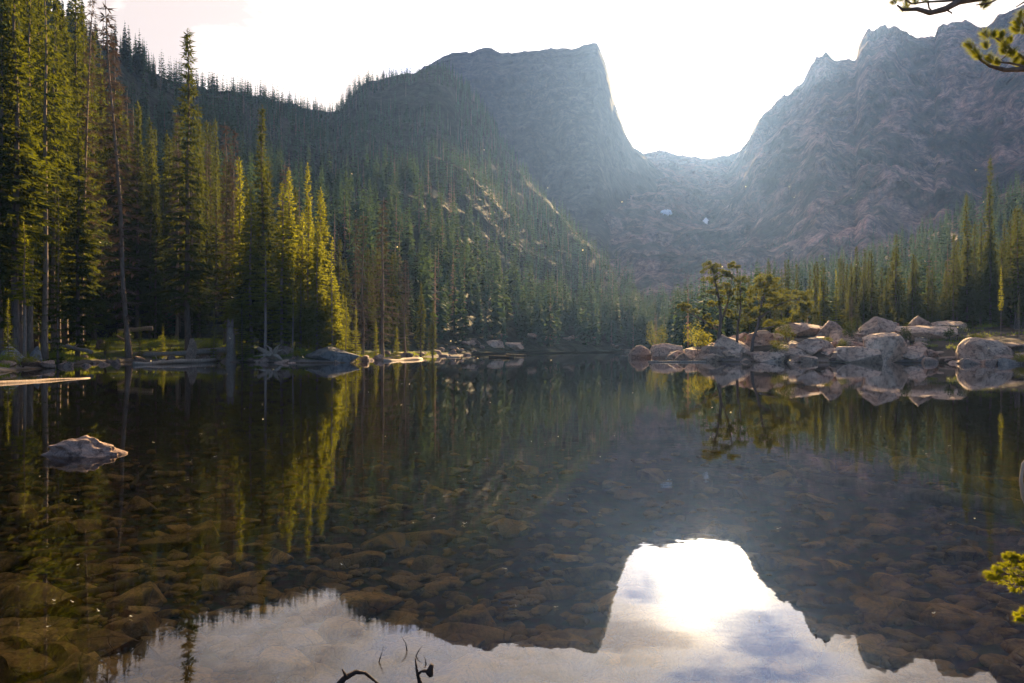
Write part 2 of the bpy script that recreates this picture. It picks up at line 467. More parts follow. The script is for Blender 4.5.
massif('mountain', HALL, np.arange(360, 761, 1.5), 190, [(0, 0), (.25, .13), (.5, .30), (.62, .42), (.72, .60), (.86, .84), (1, 1)], crag=1.6, wl=240, amp=.07, rad=.05, seed=11, mat=rock_h, foot_z=4, ledge=.007)
NOTCH = [(520, 190, 2100, 330), (600, 165, 2100, 330), (640, 157, 2100, 330), (660, 154, 2100, 330), (690, 157, 2100, 330), (705, 159, 2100, 330), (728, 158, 2050, 330), (742, 152, 2000, 330), (775, 160, 2000, 330), (830, 190, 2000, 340), (900, 230, 1900, 360)]
massif('pass_ridge', NOTCH, np.arange(520, 901, 2.0), 190, [(0, 0), (.2, .11), (.45, .36), (.7, .66), (1, 1)], crag=1.6, wl=200, amp=.10, rad=.05, seed=23, mat=rock_r, foot_z=3, ledge=.010)
RIGHT = [(690, 250, 1700, 330), (715, 190, 1700, 330), (738, 154, 1700, 330), (750, 138, 1680, 330), (760, 119, 1650, 330), (774, 108, 1600, 330), (790, 94, 1560, 330), (797, 86, 1540, 330), (802, 84, 1520, 330), (812, 66, 1500, 330), (818, 60, 1480, 330), (826, 53.5, 1460, 330), (832, 60, 1450, 330),
         (846, 60, 1430, 330), (857, 59, 1400, 330), (862, 42, 1390, 330), (866, 35, 1380, 330), (880, 29, 1350, 330), (888, 31, 1340, 330), (896, 28, 1330, 330), (903, 31, 1320, 330), (909, 38, 1310, 330), (925, 37, 1290, 330), (935, 39, 1280, 330), (938, 26, 1270, 330), (944, 28, 1260, 330), (953, 23, 1250, 330),
         (965, 25, 1240, 330), (980, 30, 1220, 330), (988, 28, 1200, 330), (1000, 16, 1180, 330), (1020, 8, 1150, 330), (1060, -10, 1100, 320), (1200, -40, 950, 300), (1400, -90, 800, 260), (1700, -160, 600, 220)]
massif('right_ridge', RIGHT, np.concatenate([np.arange(690, 1040, 1.5), np.arange(1040, 1701, 4)]), 190, [(0, 0), (.15, .06), (.4, .27), (.6, .48), (.8, .74), (1, 1)], crag=4.5, wl=190, amp=.12, rad=.08, seed=31, mat=rock_r, foot_z=3, ledge=.007)
SPUR = [(560, 350, 330, 290), (620, 330, 335, 285), (680, 306, 340, 270), (740, 292, 340, 230), (800, 280, 330, 190), (860, 266, 310, 165), (900, 252, 300, 150), (930, 236, 290, 140), (960, 216, 280, 130), (1000, 196, 265, 120), (1050, 170, 250, 110), (1200, 90, 200, 95), (1500, 0, 150, 70), (1700, -50, 120, 55)]
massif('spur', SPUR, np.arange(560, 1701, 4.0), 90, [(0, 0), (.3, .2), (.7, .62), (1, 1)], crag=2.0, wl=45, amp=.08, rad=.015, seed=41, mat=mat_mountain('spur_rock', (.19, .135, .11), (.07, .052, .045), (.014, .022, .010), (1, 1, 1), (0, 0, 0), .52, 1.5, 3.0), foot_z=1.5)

# ------------------------------------------------------------------ conifers
TH = 20.0      # every conifer is modelled 20 m tall and scaled
def conifer(seed, radius, bare, density=1.0, droop=.28, dead=False, ragged=.35, lean=0.):
    r = random.Random(seed)
    tr = MB(); cr = MB()
    bend = [(r.uniform(-.12, .12), r.uniform(-.12, .12)) for _ in range(6)]
    def axis_pt(z):
        t = z / TH * 5; i = min(int(t), 4); f = t - i
        return Vector((bend[i][0] * (1 - f) + bend[i + 1][0] * f + lean * z * z / TH, bend[i][1] * (1 - f) + bend[i + 1][1] * f, z))
    n = 14
    pts = [axis_pt(TH * i / (n - 1)) for i in range(n)]; pts[0].z = -.5
    rad = [(.13 if dead else .18) * (1 - i / (n - 1)) ** .8 + .012 + (.10 if i == 0 else 0) for i in range(n)]
    tr.tube(pts, rad, 8, .06)
    # a few dead stubs on the bare part of the trunk
    for _ in range(10):
        z = r.uniform(.04, bare + .05) * TH; a = r.uniform(0, 6.28); L = r.uniform(.3, .9)
        p = axis_pt(z); d = Vector((math.cos(a), math.sin(a), -.25))
        tr.tube([p, p + d * L], [.022, .006], 4, 0, False)
    z = bare * TH; lv = 1.0; az = [r.uniform(.62, 1.1) for _ in range(7)]
    while z < TH * .985:
        u = (z - bare * TH) / (TH * (1 - bare))
        prof = (1 - u) ** .92 * min(1, .45 + u * 3.2)
        lv = min(1.2, max(.6, lv + r.uniform(-.22, .22))); R = radius * prof * lv + .10
        nb = max(4, int(round((8 if u < .8 else 6) * density)))
        a0 = r.uniform(0, 6.28)
        for b in range(nb):
            if r.random() < .13: continue
            a = a0 + b * 6.283 / nb + r.uniform(-.35, .35)
            L = R * r.uniform(1 - ragged, 1.12) * az[int(a / .8976) % 7]
            dr = droop * (1.15 - u * .9) * r.uniform(.7, 1.3)
            d = Vector((math.cos(a), math.sin(a), 0)); side = Vector((-d.y, d.x, 0))
            p0 = axis_pt(z + r.uniform(-.12, .12))
            def bp(t): return p0 + d * (L * t) + Vector((0, 0, L * (.10 * t - dr * 2.0 * t * t + dr * 1.15 * t ** 3)))
            if dead:
                if r.random() < .1: continue
                cr.tube([bp(0), bp(.5), bp(.95)], [.02, .013, .004], 3, 0, False)
                for k in range(int(7 + 20 * L)):
                    t = r.uniform(.2, 1); sg = r.choice((-1, 1))
                    dd = (d * .6 + side * sg * r.uniform(.3, .9) + Vector((0, 0, r.uniform(-.5, .2)))).normalized()
                    cr.kite(bp(t), dd, Vector((0, 0, 1)).cross(dd).normalized(), r.uniform(.25, .6), r.uniform(.04, .10))
                continue
            ns = max(3, int(L * 8.5 * density))
            for k in range(ns):
                t = .12 + .88 * (k + r.random()) / ns
                tw = L * .30 * (1.05 - t) + r.uniform(.14, .30)
                for sg in (-1, 1):
                    dd = (d * r.uniform(.55, 1.0) + side * sg * r.uniform(.5, 1.1) + Vector((0, 0, r.uniform(-.55, .05)))).normalized()
                    sd = (Vector((0, 0, 1)).cross(dd) + Vector((0, 0, r.uniform(-.7, .7)))).normalized()
                    cr.kite(bp(t), dd, sd, tw, tw * r.uniform(.26, .42), r.uniform(.35, .6))
                if r.random() < .8:
                    dd = (Vector((r.uniform(-.5, .5), r.uniform(-.5, .5), -1)) + d * .4).normalized()
                    cr.kite(bp(t), dd, side, r.uniform(.18, .40), r.uniform(.07, .13))
            cr.kite(bp(.85), (d + Vector((0, 0, .1))).normalized(), side, .38, .13)
        z += (.50 - .20 * u) * r.uniform(.75, 1.3) / max(density, .6) * (1.15 if dead else 1)
    if not dead:
        top = axis_pt(TH * .985)
        for k in range(16):
            a = r.uniform(0, 6.28)
            dd = Vector((math.cos(a) * .6, math.sin(a) * .6, r.uniform(.2, 1.2))).normalized()
            cr.kite(top + Vector((0, 0, r.uniform(-.5, .3))), dd, dd.cross(Vector((0, 0, 1))).normalized(), r.uniform(.15, .35), .07)
    return tr.mesh('spruce_trunk', True), cr.mesh('spruce_crown')

VAR = {}
VAR['tall'] = [conifer(100 + i, 2.5, .16, 1.0, .34) for i in range(4)]             # narrow tall forest spruce
VAR['spire'] = [conifer(120 + i, 1.95, .10, 1.0, .42, ragged=.5) for i in range(3)]  # very narrow
VAR['full'] = [conifer(140 + i, 2.9, .05, 1.05, .26) for i in range(3)]              # broader, branches to the ground
VAR['young'] = [conifer(160 + i, 3.4, .03, .75, .18) for i in range(3)]              # small trees: fewer, larger sprays
VAR['bare'] = [conifer(180 + i, 2.6, .42, .8, .25, ragged=.5) for i in range(3)]     # long bare trunk
VAR['dead'] = [conifer(200 + i, 1.7, .12, .9, .30, dead=True) for i in range(4)]
for i, (k, kind) in enumerate(((k, kind) for kind in VAR for k in VAR[kind])):
    t_, c_ = k
    t_.materials.append(M['bark_pale'] if kind == 'dead' else M['bark'])
    c_.materials.append(M['dead'] if kind == 'dead' else M['needle'])
def recolour(pair, trunk, crown):
    t_, c_ = pair[0].copy(), pair[1].copy()
    t_.materials.clear(); t_.materials.append(trunk); c_.materials.clear(); c_.materials.append(crown)
    return t_, c_
VAR['sunny'] = [recolour(v, M['bark_pale'], M['needle_sun_tint']) for v in VAR['young']]  # sunlit copies: paler bark and brighter needle colours stand in for sun
VAR['sunny_full'] = [recolour(v, M['bark_pale'], M['needle_sun_tint']) for v in VAR['full']]
VAR['sunny_bare'] = [recolour(v, M['bark_pale'], M['needle_sun_tint']) for v in VAR['bare']]
for i, v in enumerate(VAR['bare']):
    v[0].materials.clear(); v[0].materials.append(M['bark_pale'])

n_tree = [0]
def tree(kind, px, tip, Y, label, group=None, wide=1.0, lean=(0, 0), name=None, sink=.15):
    X, _, Zt = at(px, Y, tip)
    g = hz(X, Y)
    h = Zt - g
    if h < 1.0: return None
    i = n_tree[0]; n_tree[0] += 1
    v = VAR[kind][i % len(VAR[kind])]
    s = h / TH
    sx = max(s * .62 + .36, min(s, 1.0)) * wide if h > 9 else s * wide * 1.15
    dead = kind == 'dead'
    e = empty(name or ('dead_tree' if dead else 'spruce_tree'), (X, Y, g - sink), rnd.uniform(0, 6.28), (sx, sx, s))
    e.rotation_euler = (lean[0], lean[1], e.rotation_euler.z)
    tag(e, label, 'dead tree' if dead else 'tree', group)
    link('trunk', v[0], None, e)
    link('dead_branch' if dead else 'crown', v[1], None, e)
    return e

# --- trees on the left shore that can be told apart
G = None
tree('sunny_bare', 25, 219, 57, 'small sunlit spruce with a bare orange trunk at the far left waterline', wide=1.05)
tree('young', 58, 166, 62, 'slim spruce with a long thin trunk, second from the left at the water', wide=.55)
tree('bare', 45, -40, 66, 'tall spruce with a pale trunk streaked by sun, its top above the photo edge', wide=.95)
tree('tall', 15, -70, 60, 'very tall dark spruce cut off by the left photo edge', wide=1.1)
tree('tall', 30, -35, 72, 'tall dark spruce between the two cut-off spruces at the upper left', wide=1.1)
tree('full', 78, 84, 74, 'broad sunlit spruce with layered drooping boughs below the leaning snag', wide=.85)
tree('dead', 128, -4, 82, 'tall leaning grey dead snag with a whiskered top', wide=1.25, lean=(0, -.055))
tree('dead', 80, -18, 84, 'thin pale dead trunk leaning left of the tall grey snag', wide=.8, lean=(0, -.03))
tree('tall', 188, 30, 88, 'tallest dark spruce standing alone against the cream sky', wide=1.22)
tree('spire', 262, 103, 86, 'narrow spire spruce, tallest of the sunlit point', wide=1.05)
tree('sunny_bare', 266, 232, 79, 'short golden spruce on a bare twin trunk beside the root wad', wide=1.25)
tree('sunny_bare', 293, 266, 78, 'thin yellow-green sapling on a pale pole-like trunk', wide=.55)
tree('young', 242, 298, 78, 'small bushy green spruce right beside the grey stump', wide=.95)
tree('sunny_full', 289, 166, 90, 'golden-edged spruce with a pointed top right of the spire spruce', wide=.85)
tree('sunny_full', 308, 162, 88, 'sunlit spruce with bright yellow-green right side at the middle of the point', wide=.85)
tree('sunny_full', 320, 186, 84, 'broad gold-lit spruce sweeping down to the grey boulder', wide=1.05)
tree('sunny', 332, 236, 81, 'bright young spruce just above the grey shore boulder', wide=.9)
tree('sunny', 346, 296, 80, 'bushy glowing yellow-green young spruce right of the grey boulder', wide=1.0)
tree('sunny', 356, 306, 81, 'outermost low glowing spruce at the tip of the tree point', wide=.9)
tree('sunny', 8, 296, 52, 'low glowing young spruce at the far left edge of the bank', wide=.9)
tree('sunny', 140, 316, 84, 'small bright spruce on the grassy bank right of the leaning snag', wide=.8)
tree('sunny', 163, 322, 86, 'smallest bright spruce on the grassy bank', wide=.9)
tree('sunny', 214, 306, 83, 'bright young spruce just left of the grey stump', wide=.8)
tree('sunny', 376, 318, 95, 'bright young spruce on the grassy shelf right of the point', wide=.8)
tree('sunny', 397, 326, 102, 'low bright spruce midway along the grassy shelf', wide=.9)
tree('dead', 383, 196, 104, 'rust-grey dead spruce with full twigs, tallest right of the point', wide=1.5)
tree('dead', 363, 210, 100, 'rust-grey dead spruce close left of the tallest dead one', wide=1.4)
tree('dead', 356, 216, 108, 'leftmost rust-grey dead spruce behind the glowing young spruces', wide=1.2)
tree('dead', 405, 258, 120, 'short brownish dead spruce above the grassy shore shelf', wide=1.4)
tree('tall', 421, 280, 122, 'slender green spruce second from the end of the left tree line', wide=1.0)
tree('spire', 433, 299, 124, 'last small slender spruce at the end of the left tree line', wide=1.1)
tree('dead', 226, 121, 100, 'grey-brown dead spruce left of the narrow spire spruce', wide=1.3)
tree('dead', 232, 128, 96, 'pale dead pole leaning behind the twin-trunk golden spruce', wide=1.0, lean=(0, .03))
tree('dead', 284, 160, 104, 'brown dead spruce peeping behind the golden-edged spruce', wide=1.2)

# --- packed filler trees: nothing in the photo tells the members of one group apart
ENV = np.array([(-330, -200), (-120, -120), (0, -70), (60, -45), (86, -20), (100, 26), (128, 40), (140, 60), (158, 98), (180, 112), (205, 108), (214, 100), (228, 128), (245, 132), (262, 130), (280, 168), (300, 172), (324, 196), (340, 236), (352, 250), (370, 236), (392, 224), (410, 268), (436, 306)], float)
def shore_Y(px):
    return float(np.interp(px, [-330, -120, 0, 40, 100, 220, 240, 335, 365, 420, 440], [26, 38, 50, 60, 80, 88, 80, 77, 92, 122, 130]))
used = []
def fill(count, px0, px1, dmin, dmax, kinds, label, group, lift=(0, 90), deadp=0, mind=2.2):
    n = 0
    for _ in range(count * 12):
        if n >= count: break
        px = rnd.uniform(px0, px1); d = rnd.uniform(dmin, dmax)
        Y = shore_Y(px) + d
        X = (px - 512) / F * Y
        if any((X - a) ** 2 + (Y - b) ** 2 < mind * mind for a, b in used): continue
        if sdist(X, Y) < 1.5 or (106 < px < 222 and d < 24): continue
        tip = float(np.interp(px, ENV[:, 0], ENV[:, 1])) + rnd.uniform(*lift)
        k = rnd.choice(kinds)
        g = hz(X, Y); h = zof(tip, Y) - g
        if h < 3 or h > 48: continue
        if tree(k, px, tip, Y, label, group, rnd.uniform(.85, 1.2)):
            used.append((X, Y)); n += 1
fill(26, -300, -20, 4, 40, ['tall', 'tall', 'full', 'spire'], 'dark spruce of the stand beyond the left photo edge', 'spruces continuing the left stand', (0, 60))
fill(40, -15, 104, 8, 46, ['tall', 'tall', 'bare', 'full', 'spire'], 'dark sun-edged spruce packed into the tall stand at the upper left', 'tall spruces packed at the upper left', (0, 85))
fill(54, 92, 236, 10, 62, ['tall', 'spire', 'full', 'tall'], 'dark spruce in the shaded stand around the tallest spruce', 'shaded spruces around the tallest spruce', (0, 120))
fill(8, 100, 232, 12, 55, ['dead'], 'thin grey dead spruce standing inside the shaded left stand', 'grey dead spruces inside the left stand', (-10, 60))
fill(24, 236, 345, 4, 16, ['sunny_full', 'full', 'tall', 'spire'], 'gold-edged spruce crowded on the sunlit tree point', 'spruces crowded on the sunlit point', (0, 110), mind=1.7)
fill(34, 335, 440, 6, 50, ['tall', 'spire', 'full'], 'blue-green spruce between the rust-grey dead trees and the hillside', 'spruces at the end of the left tree line', (5, 70))
fill(7, 345, 420, 10, 55, ['dead'], 'rust-grey dead spruce mixed among the blue-green ones', 'rust-grey dead spruces right of the point', (0, 60))

# --- right shore
tree('full', 990, 154, 98, 'tallest broad spruce on the right shore above the rounded boulder', wide=.80)
tree('full', 967, 192, 102, 'second tallest spruce right shore, close left of the tallest', wide=.7)
tree('tall', 1018, 204, 92, 'spruce cut by the right photo edge beside the tallest spruce', wide=1.0)
tree('young', 1040, 150, 100, 'spruce just outside the right photo edge', wide=.6)
tree('tall', 896, 233, 104, 'pointed dark spruce standing above the middle boulders of the right shore', wide=1.15)
tree('full', 851, 262, 98, 'yellow-green lit spruce above the pale domed slab on the right shore', wide=.75)
tree('sunny', 820, 278, 99, 'left one of the two golden small spruces behind the pale slab', wide=.6)
tree('sunny', 836, 268, 100, 'golden small spruce touching the yellow-green lit spruce', wide=.55)
tree('dead', 852, 295, 86, 'small grey half-dead snag rising between boulders', wide=1.6)
tree('sunny_bare', 1001, 264, 79, 'crooked pale thin trunk with a small golden tuft by the rounded boulder', wide=.35)
tree('bare', 1019, 290, 78, 'thin bare-trunk spruce at the right photo edge by the water', wide=.5)
def fill_right(count, px0, px1, Ya, Yb, kinds, label, group, env, lift, mind=2.2):
    E = np.array(env, float); n = 0
    for _ in range(count * 14):
        if n >= count: break
        px = rnd.uniform(px0, px1); Y = rnd.uniform(Ya, Yb); X = (px - 512) / F * Y
        if sdist(X, Y) < 4: continue
        if any((X - a) ** 2 + (Y - b) ** 2 < mind * mind for a, b in used): continue
        tip = float(np.interp(px, E[:, 0], E[:, 1])) + rnd.uniform(*lift)
        h = zof(tip, Y) - hz(X, Y)
        if h < 3 or h > 32: continue
        if tree(rnd.choice(kinds), px, tip, Y, label, group, rnd.uniform(.8, 1.15)):
            used.append((X, Y)); n += 1
fill_right(56, 815, 1040, 94, 124, ['tall', 'full', 'full'], 'dark green spruce of the right shore row behind the boulders', 'dark spruces behind the right boulders', [(830, 268), (870, 250), (900, 244), (930, 248), (955, 220), (1000, 200), (1024, 200)], (0, 42))
fill_right(34, 735, 870, 104, 150, ['spire', 'tall'], 'hazy slim spruce in the row behind the twisted shore pines', 'slim spruces behind the twisted pines', [(745, 262), (765, 254), (800, 250), (830, 250), (860, 238)], (0, 34))
fill_right(16, 1030, 1300, 40, 100, ['tall', 'full', 'spire'], 'dark spruce on the bank beyond the right photo edge', 'spruces beyond the right photo edge', [(1030, 170), (1300, 60)], (0, 60))
fill_right(14, 760, 900, 95, 112, ['young', 'full'], 'low green young spruce tucked among the right shore boulders', 'young spruces among the right boulders', [(760, 300), (900, 296)], (0, 25))

# ------------------------------------------------------------------ far forest (thousands of conifers seen as a mass)
def far_variant(seed, levels, nb, R, frac):
    r = random.Random(seed); m = MB()
    H = 1.0
    m.kite((0, 0, -.03), Vector((0, 0, 1)), Vector((1, 0, 0)), .99, .022, .1)
    m.kite((0, 0, -.03), Vector((0, 0, 1)), Vector((0, 1, 0)), .99, .022, .1)
    for i in range(levels):
        u = (i + r.random() * .6) / levels
        z = frac + (1 - frac) * u
        rr = R * ((1 - u) ** .8 * min(1, .5 + u * 3) + .06)
        a0 = r.uniform(0, 6.28)
        for b in range(nb):
            a = a0 + 6.283 * b / nb + r.uniform(-.4, .4)
            d = Vector((math.cos(a), math.sin(a), r.uniform(-.75, -.15))).normalized()
            sd = (Vector((0, 0, 1)).cross(d) + Vector((0, 0, r.uniform(-.6, .6)))).normalized()
            L = rr * r.uniform(.6, 1.15)
            m.kite((0, 0, z), d, sd, L, L * r.uniform(.5, .75), r.uniform(.5, .75))
    return np.array(m.v, float), np.array(m.q, int)

MID = [far_variant(300 + i, 26, 7, .13, .05) for i in range(5)]
LOW = [far_variant(320 + i, 11, 5, .13, .04) for i in range(5)]
SNAG = [far_variant(340 + i, 16, 4, .06, .15) for i in range(3)]

def forest(name, samples, label):
    V = []; Q = []; A = []; b = 0
    for (x, y, z, h, lod, dead) in samples:
        v, q = rnd.choice(SNAG if dead else (MID if lod else LOW))
        a = rnd.uniform(0, 6.28); c, s = math.cos(a), math.sin(a); w = h * rnd.uniform(.75, 1.15)
        vv = np.empty_like(v)
        vv[:, 0] = x + (v[:, 0] * c - v[:, 1] * s) * w
        vv[:, 1] = y + (v[:, 0] * s + v[:, 1] * c) * w
        vv[:, 2] = z - .2 + v[:, 2] * h
        V.append(vv); Q.append(q + b); b += len(v)
        A.append(np.full(len(v), .95 if dead else rnd.random() * .8))
    me = mesh_np(name, np.concatenate(V), np.concatenate(Q), False, np.concatenate(A))
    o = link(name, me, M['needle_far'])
    tag(o, label, None, None, 'stuff')
    return o

def scatter(n, px0, px1, Ya, Yb, keep, hfun, maxn, lod_y=330, dead=.14, bv=None):
    S = []
    for _ in range(n):
        if len(S) >= maxn: break
        Y = math.sqrt(rnd.uniform(Ya * Ya, Yb * Yb)); px = rnd.uniform(px0, px1); X = (px - 512) / F * Y
        if not keep(px, X, Y): continue
        z = hz(X, Y) if bv is None else bv(X, Y)
        if z < .25: continue
        py = HOR - (z - CAMZ) / Y * F
        h = hfun(px, X, Y, py)
        if h is None: continue
        S.append((X, Y, z, h, Y < lod_y, rnd.random() < dead))
    return S
def on(k):
    def f(x, y):
        h = BVHS[k].ray_cast(Vector((x, y, 2000)), Vector((0, 0, -1)))
        return h[0].z if h[0] is not None else -1
    return f
def left_keep(px, X, Y):
    Yr = float(interp(LEFT, px, 2)); Y0 = float(interp(LEFT, px, 3))
    if not (Y0 + 6 < Y < Yr + 4): return False
    if px < 60 and Y > 220 and rnd.random() < .4: return False
    t = (Y - Y0) / (Yr - Y0)
    if 180 < px < 345 and Y < 165: return False
    dens = 1.0
    knob = math.exp(-((px - 440) / 60) ** 2) * max(0, min(1, (t - .45) * 3))
    n = snoise(X / 45., Y / 45.)
    dens -= .75 * knob * (1 if t < .97 else .2)
    dens -= max(0, (n - .06)) * 3.2
    if 455 < px < 610 and t > .4: dens = 1.0
    return rnd.random() < dens
def left_h(px, X, Y, py):
    return rnd.uniform(11, 24) * (1.0 if Y < 330 else .75) * (.7 if rnd.random() < .25 else 1)
S1 = scatter(22000, -450, 720, 62, 760, left_keep, left_h, 7000, 340, .16, on(1))
# a thin line of trees along the crest of the hillside
for _ in range(330):
    px = rnd.uniform(60, 449)
    if 342 < px < 362 and rnd.random() < .5: continue
    Y = float(interp(LEFT, px, 2)) * rnd.uniform(.955, .998); X = (px - 512) / F * Y; z = on(1)(X, Y)
    if z > 0: S1.append((X, Y, z, rnd.uniform(7, 15) * (.7 if px > 370 else 1.1), False, rnd.random() < .1))
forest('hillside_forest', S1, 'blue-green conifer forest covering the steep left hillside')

def valley_keep(px, X, Y):
    return sdist(X, Y) > 4 and rnd.random() < .95
def valley_h(px, X, Y, py):
    t = float(np.interp(px, [540, 590, 640, 690, 740, 800, 860, 930, 970, 1024, 1100], [300, 292, 266, 258, 262, 256, 242, 214, 190, 162, 125]))
    h = rnd.uniform(9, 19)
    if py - h / Y * F < t - 4: return None
    return h
S2 = scatter(12000, 555, 1250, 118, 345, valley_keep, valley_h, 2600, 400, .10)
S3 = scatter(9000, 600, 1300, 345, 950, lambda px, X, Y: snoise(X / 60., Y / 60.) > .05 + .35 * (Y - 345) / 600, lambda *a: rnd.uniform(4, 9), 1500, 0, .05)
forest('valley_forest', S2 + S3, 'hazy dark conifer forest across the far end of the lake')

# ------------------------------------------------------------------ rocks
_bm = bmesh.new(); bmesh.ops.create_icosphere(_bm, subdivisions=5, radius=1.0)
ICO_V = np.array([v.co[:] for v in _bm.verts]); ICO_F = np.array([[v.index for v in f.verts] for f in _bm.faces]); _bm.free()
_bm = bmesh.new(); bmesh.ops.create_icosphere(_bm, subdivisions=3, radius=1.0)
ICO3_V = np.array([v.co[:] for v in _bm.verts]); ICO3_F = np.array([[v.index for v in f.verts] for f in _bm.faces]); _bm.free()

def rock_mesh(name, seed, planes=20, lo=.42, hi=.88, rough=.11, flat=None, small=False):
    r = np.random.default_rng(seed)
    v = (ICO3_V if small else ICO_V).copy()
    f = ICO3_F if small else ICO_F
    v = v * (1 + .16 * fbm(v[:, 0] * 1.1 + seed, v[:, 1] * 1.1, v[:, 2] * 1.1, octv=2))[:, None]
    for i in range(planes):
        n = r.normal(size=3)
        if flat: n[2] *= flat
        n /= np.linalg.norm(n); d = r.uniform(lo, hi)
        s = v @ n
        k = s > d
        v[k] -= n * ((s[k] - d) * .97)[:, None]
    v = v * (1 + rough * fbm(v[:, 0] * 3 + seed * 2, v[:, 1] * 3, v[:, 2] * 3, octv=4) - rough * .8 * np.maximum(fbm(v[:, 0] * 1.7, v[:, 1] * 1.7 + seed, v[:, 2] * 1.7, octv=3, ridged=True) - .35, 0))[:, None]
    return mesh_np(name, v, f, True)

def rock(name, px, top, wpx, Y, label, mat, seed, depth=.8, rough=.11, group=None, planes=20, rz=None, tilt=(0, 0), bottom=None, lo=.45):
    X = (px - 512) / F * Y
    zt = zof(top, Y); g = max(hz(X, Y), -.5)
    if bottom is not None: g = min(zof(bottom, Y), zt - .1)
    w = wpx / F * Y
    if zt - g < .24 * w: zt = g + .24 * w
    h = zt - g
    me = rock_mesh(name, seed, planes, lo, rough=rough)
    o = link(name, me, mat)
    co = np.array([v.co[:] for v in me.vertices])
    ext = co.max(0) - co.min(0)
    sx = w / ext[0]; sy = w * depth / ext[1]; H = h * 1.45; sz = H / ext[2]
    o.scale = (sx, sy, sz)
    o.location = (X, Y + w * depth * .25, zt - co[:, 2].max() * sz)
    if tilt != (0, 0): o.rotation_euler = (tilt[0], tilt[1], 0)
    return tag(o, label, 'boulder' if w > 1.5 else 'rock', group)

g_, gs, gr = M['granite'], M['granite_small'], M['grey_rock']
# right shore
rock('boulder', 990, 337, 53, 72, 'big rounded pinkish boulder at the waterline near the right photo edge', g_, 1, .8, bottom=365, planes=9, lo=.72)
rock('boulder', 1017, 345, 26, 73.5, 'grey boulder half hidden right of the big rounded one', g_, 2)
rock('boulder', 1014, 358, 30, 69, 'low dark slanting rock at the water, right of the rounded boulder', gr, 3)
rock('boulder', 888, 332, 46, 77, 'steep-faced boulder with a square shoulder in the middle of the right shore', g_, 4, .7, bottom=364)
rock('boulder', 862, 346, 48, 76.5, 'low rounded slab left of the steep-faced boulder', g_, 5, .7, bottom=364)
rock('boulder', 882, 316, 44, 86, 'domed pale boulder standing above the steep-faced one', g_, 6, .7)
rock('boulder', 921, 315, 24, 88, 'small domed grey boulder right of the pale dome', g_, 7)
rock('boulder', 930, 325, 62, 84, 'long cracked grey slab under the small dome', g_, 8, .7, lo=.6)
rock('boulder', 955, 320, 44, 91, 'flat dark slab in the shade of the right spruces', g_, 9, .7, lo=.6)
rock('rock', 940, 351, 24, 78, 'small pale block at the water between two mossy gaps', g_, 10, bottom=361)
rock('rock', 922, 353, 16, 77, 'small dark rock left of the small pale block', gr, 12, bottom=363)
rock('boulder', 836, 320, 34, 90, 'pale whaleback boulder behind the cracked outcrop', g_, 13, .7)
rock('boulder', 812, 322, 54, 92, 'wide pale domed slab below the golden small spruces', g_, 14, .6)
rock('boulder', 817, 338, 54, 81, 'cracked outcrop with a stepped right end by the water', g_, 15, .6, bottom=360)
rock('boulder', 795, 347, 40, 80.5, 'fractured block leaning against the cracked outcrop', g_, 16, .6, bottom=361)
rock('boulder', 766, 330, 36, 86, 'boulder standing behind the leaning pine bush', g_, 17, .6)
rock('boulder', 742, 334, 56, 84.5, 'broad sloping slab under the twisted pine', g_, 18, .7, planes=10, bottom=361)
rock('boulder', 715, 345, 40, 85, 'ragged reddish rock around the roots of the twisted pine', g_, 19, .6, bottom=362)
rock('rock', 770, 352, 34, 79.6, 'flat ledge at the water below the pine bushes', g_, 20, .5, bottom=362)
rock('rock', 803, 358, 36, 78.6, 'thin flat ledge lying in the water before the outcrop', g_, 21, .5, bottom=363)
rock('boulder', 836, 348, 26, 79, 'blocky rock between the outcrop and the low slab', g_, 22, .7, bottom=362)
rock('rock', 683, 350, 24, 94, 'pinkish rock at the left foot of the twisted pine', g_, 23, .6, bottom=360)
rock('boulder', 667, 343, 32, 108, 'rounded grey boulder left of the twisted pine', g_, 24, .6, bottom=357)
rock('boulder', 642, 345, 24, 116, 'leftmost pale boulder of the right shore', g_, 25, .6, bottom=357)
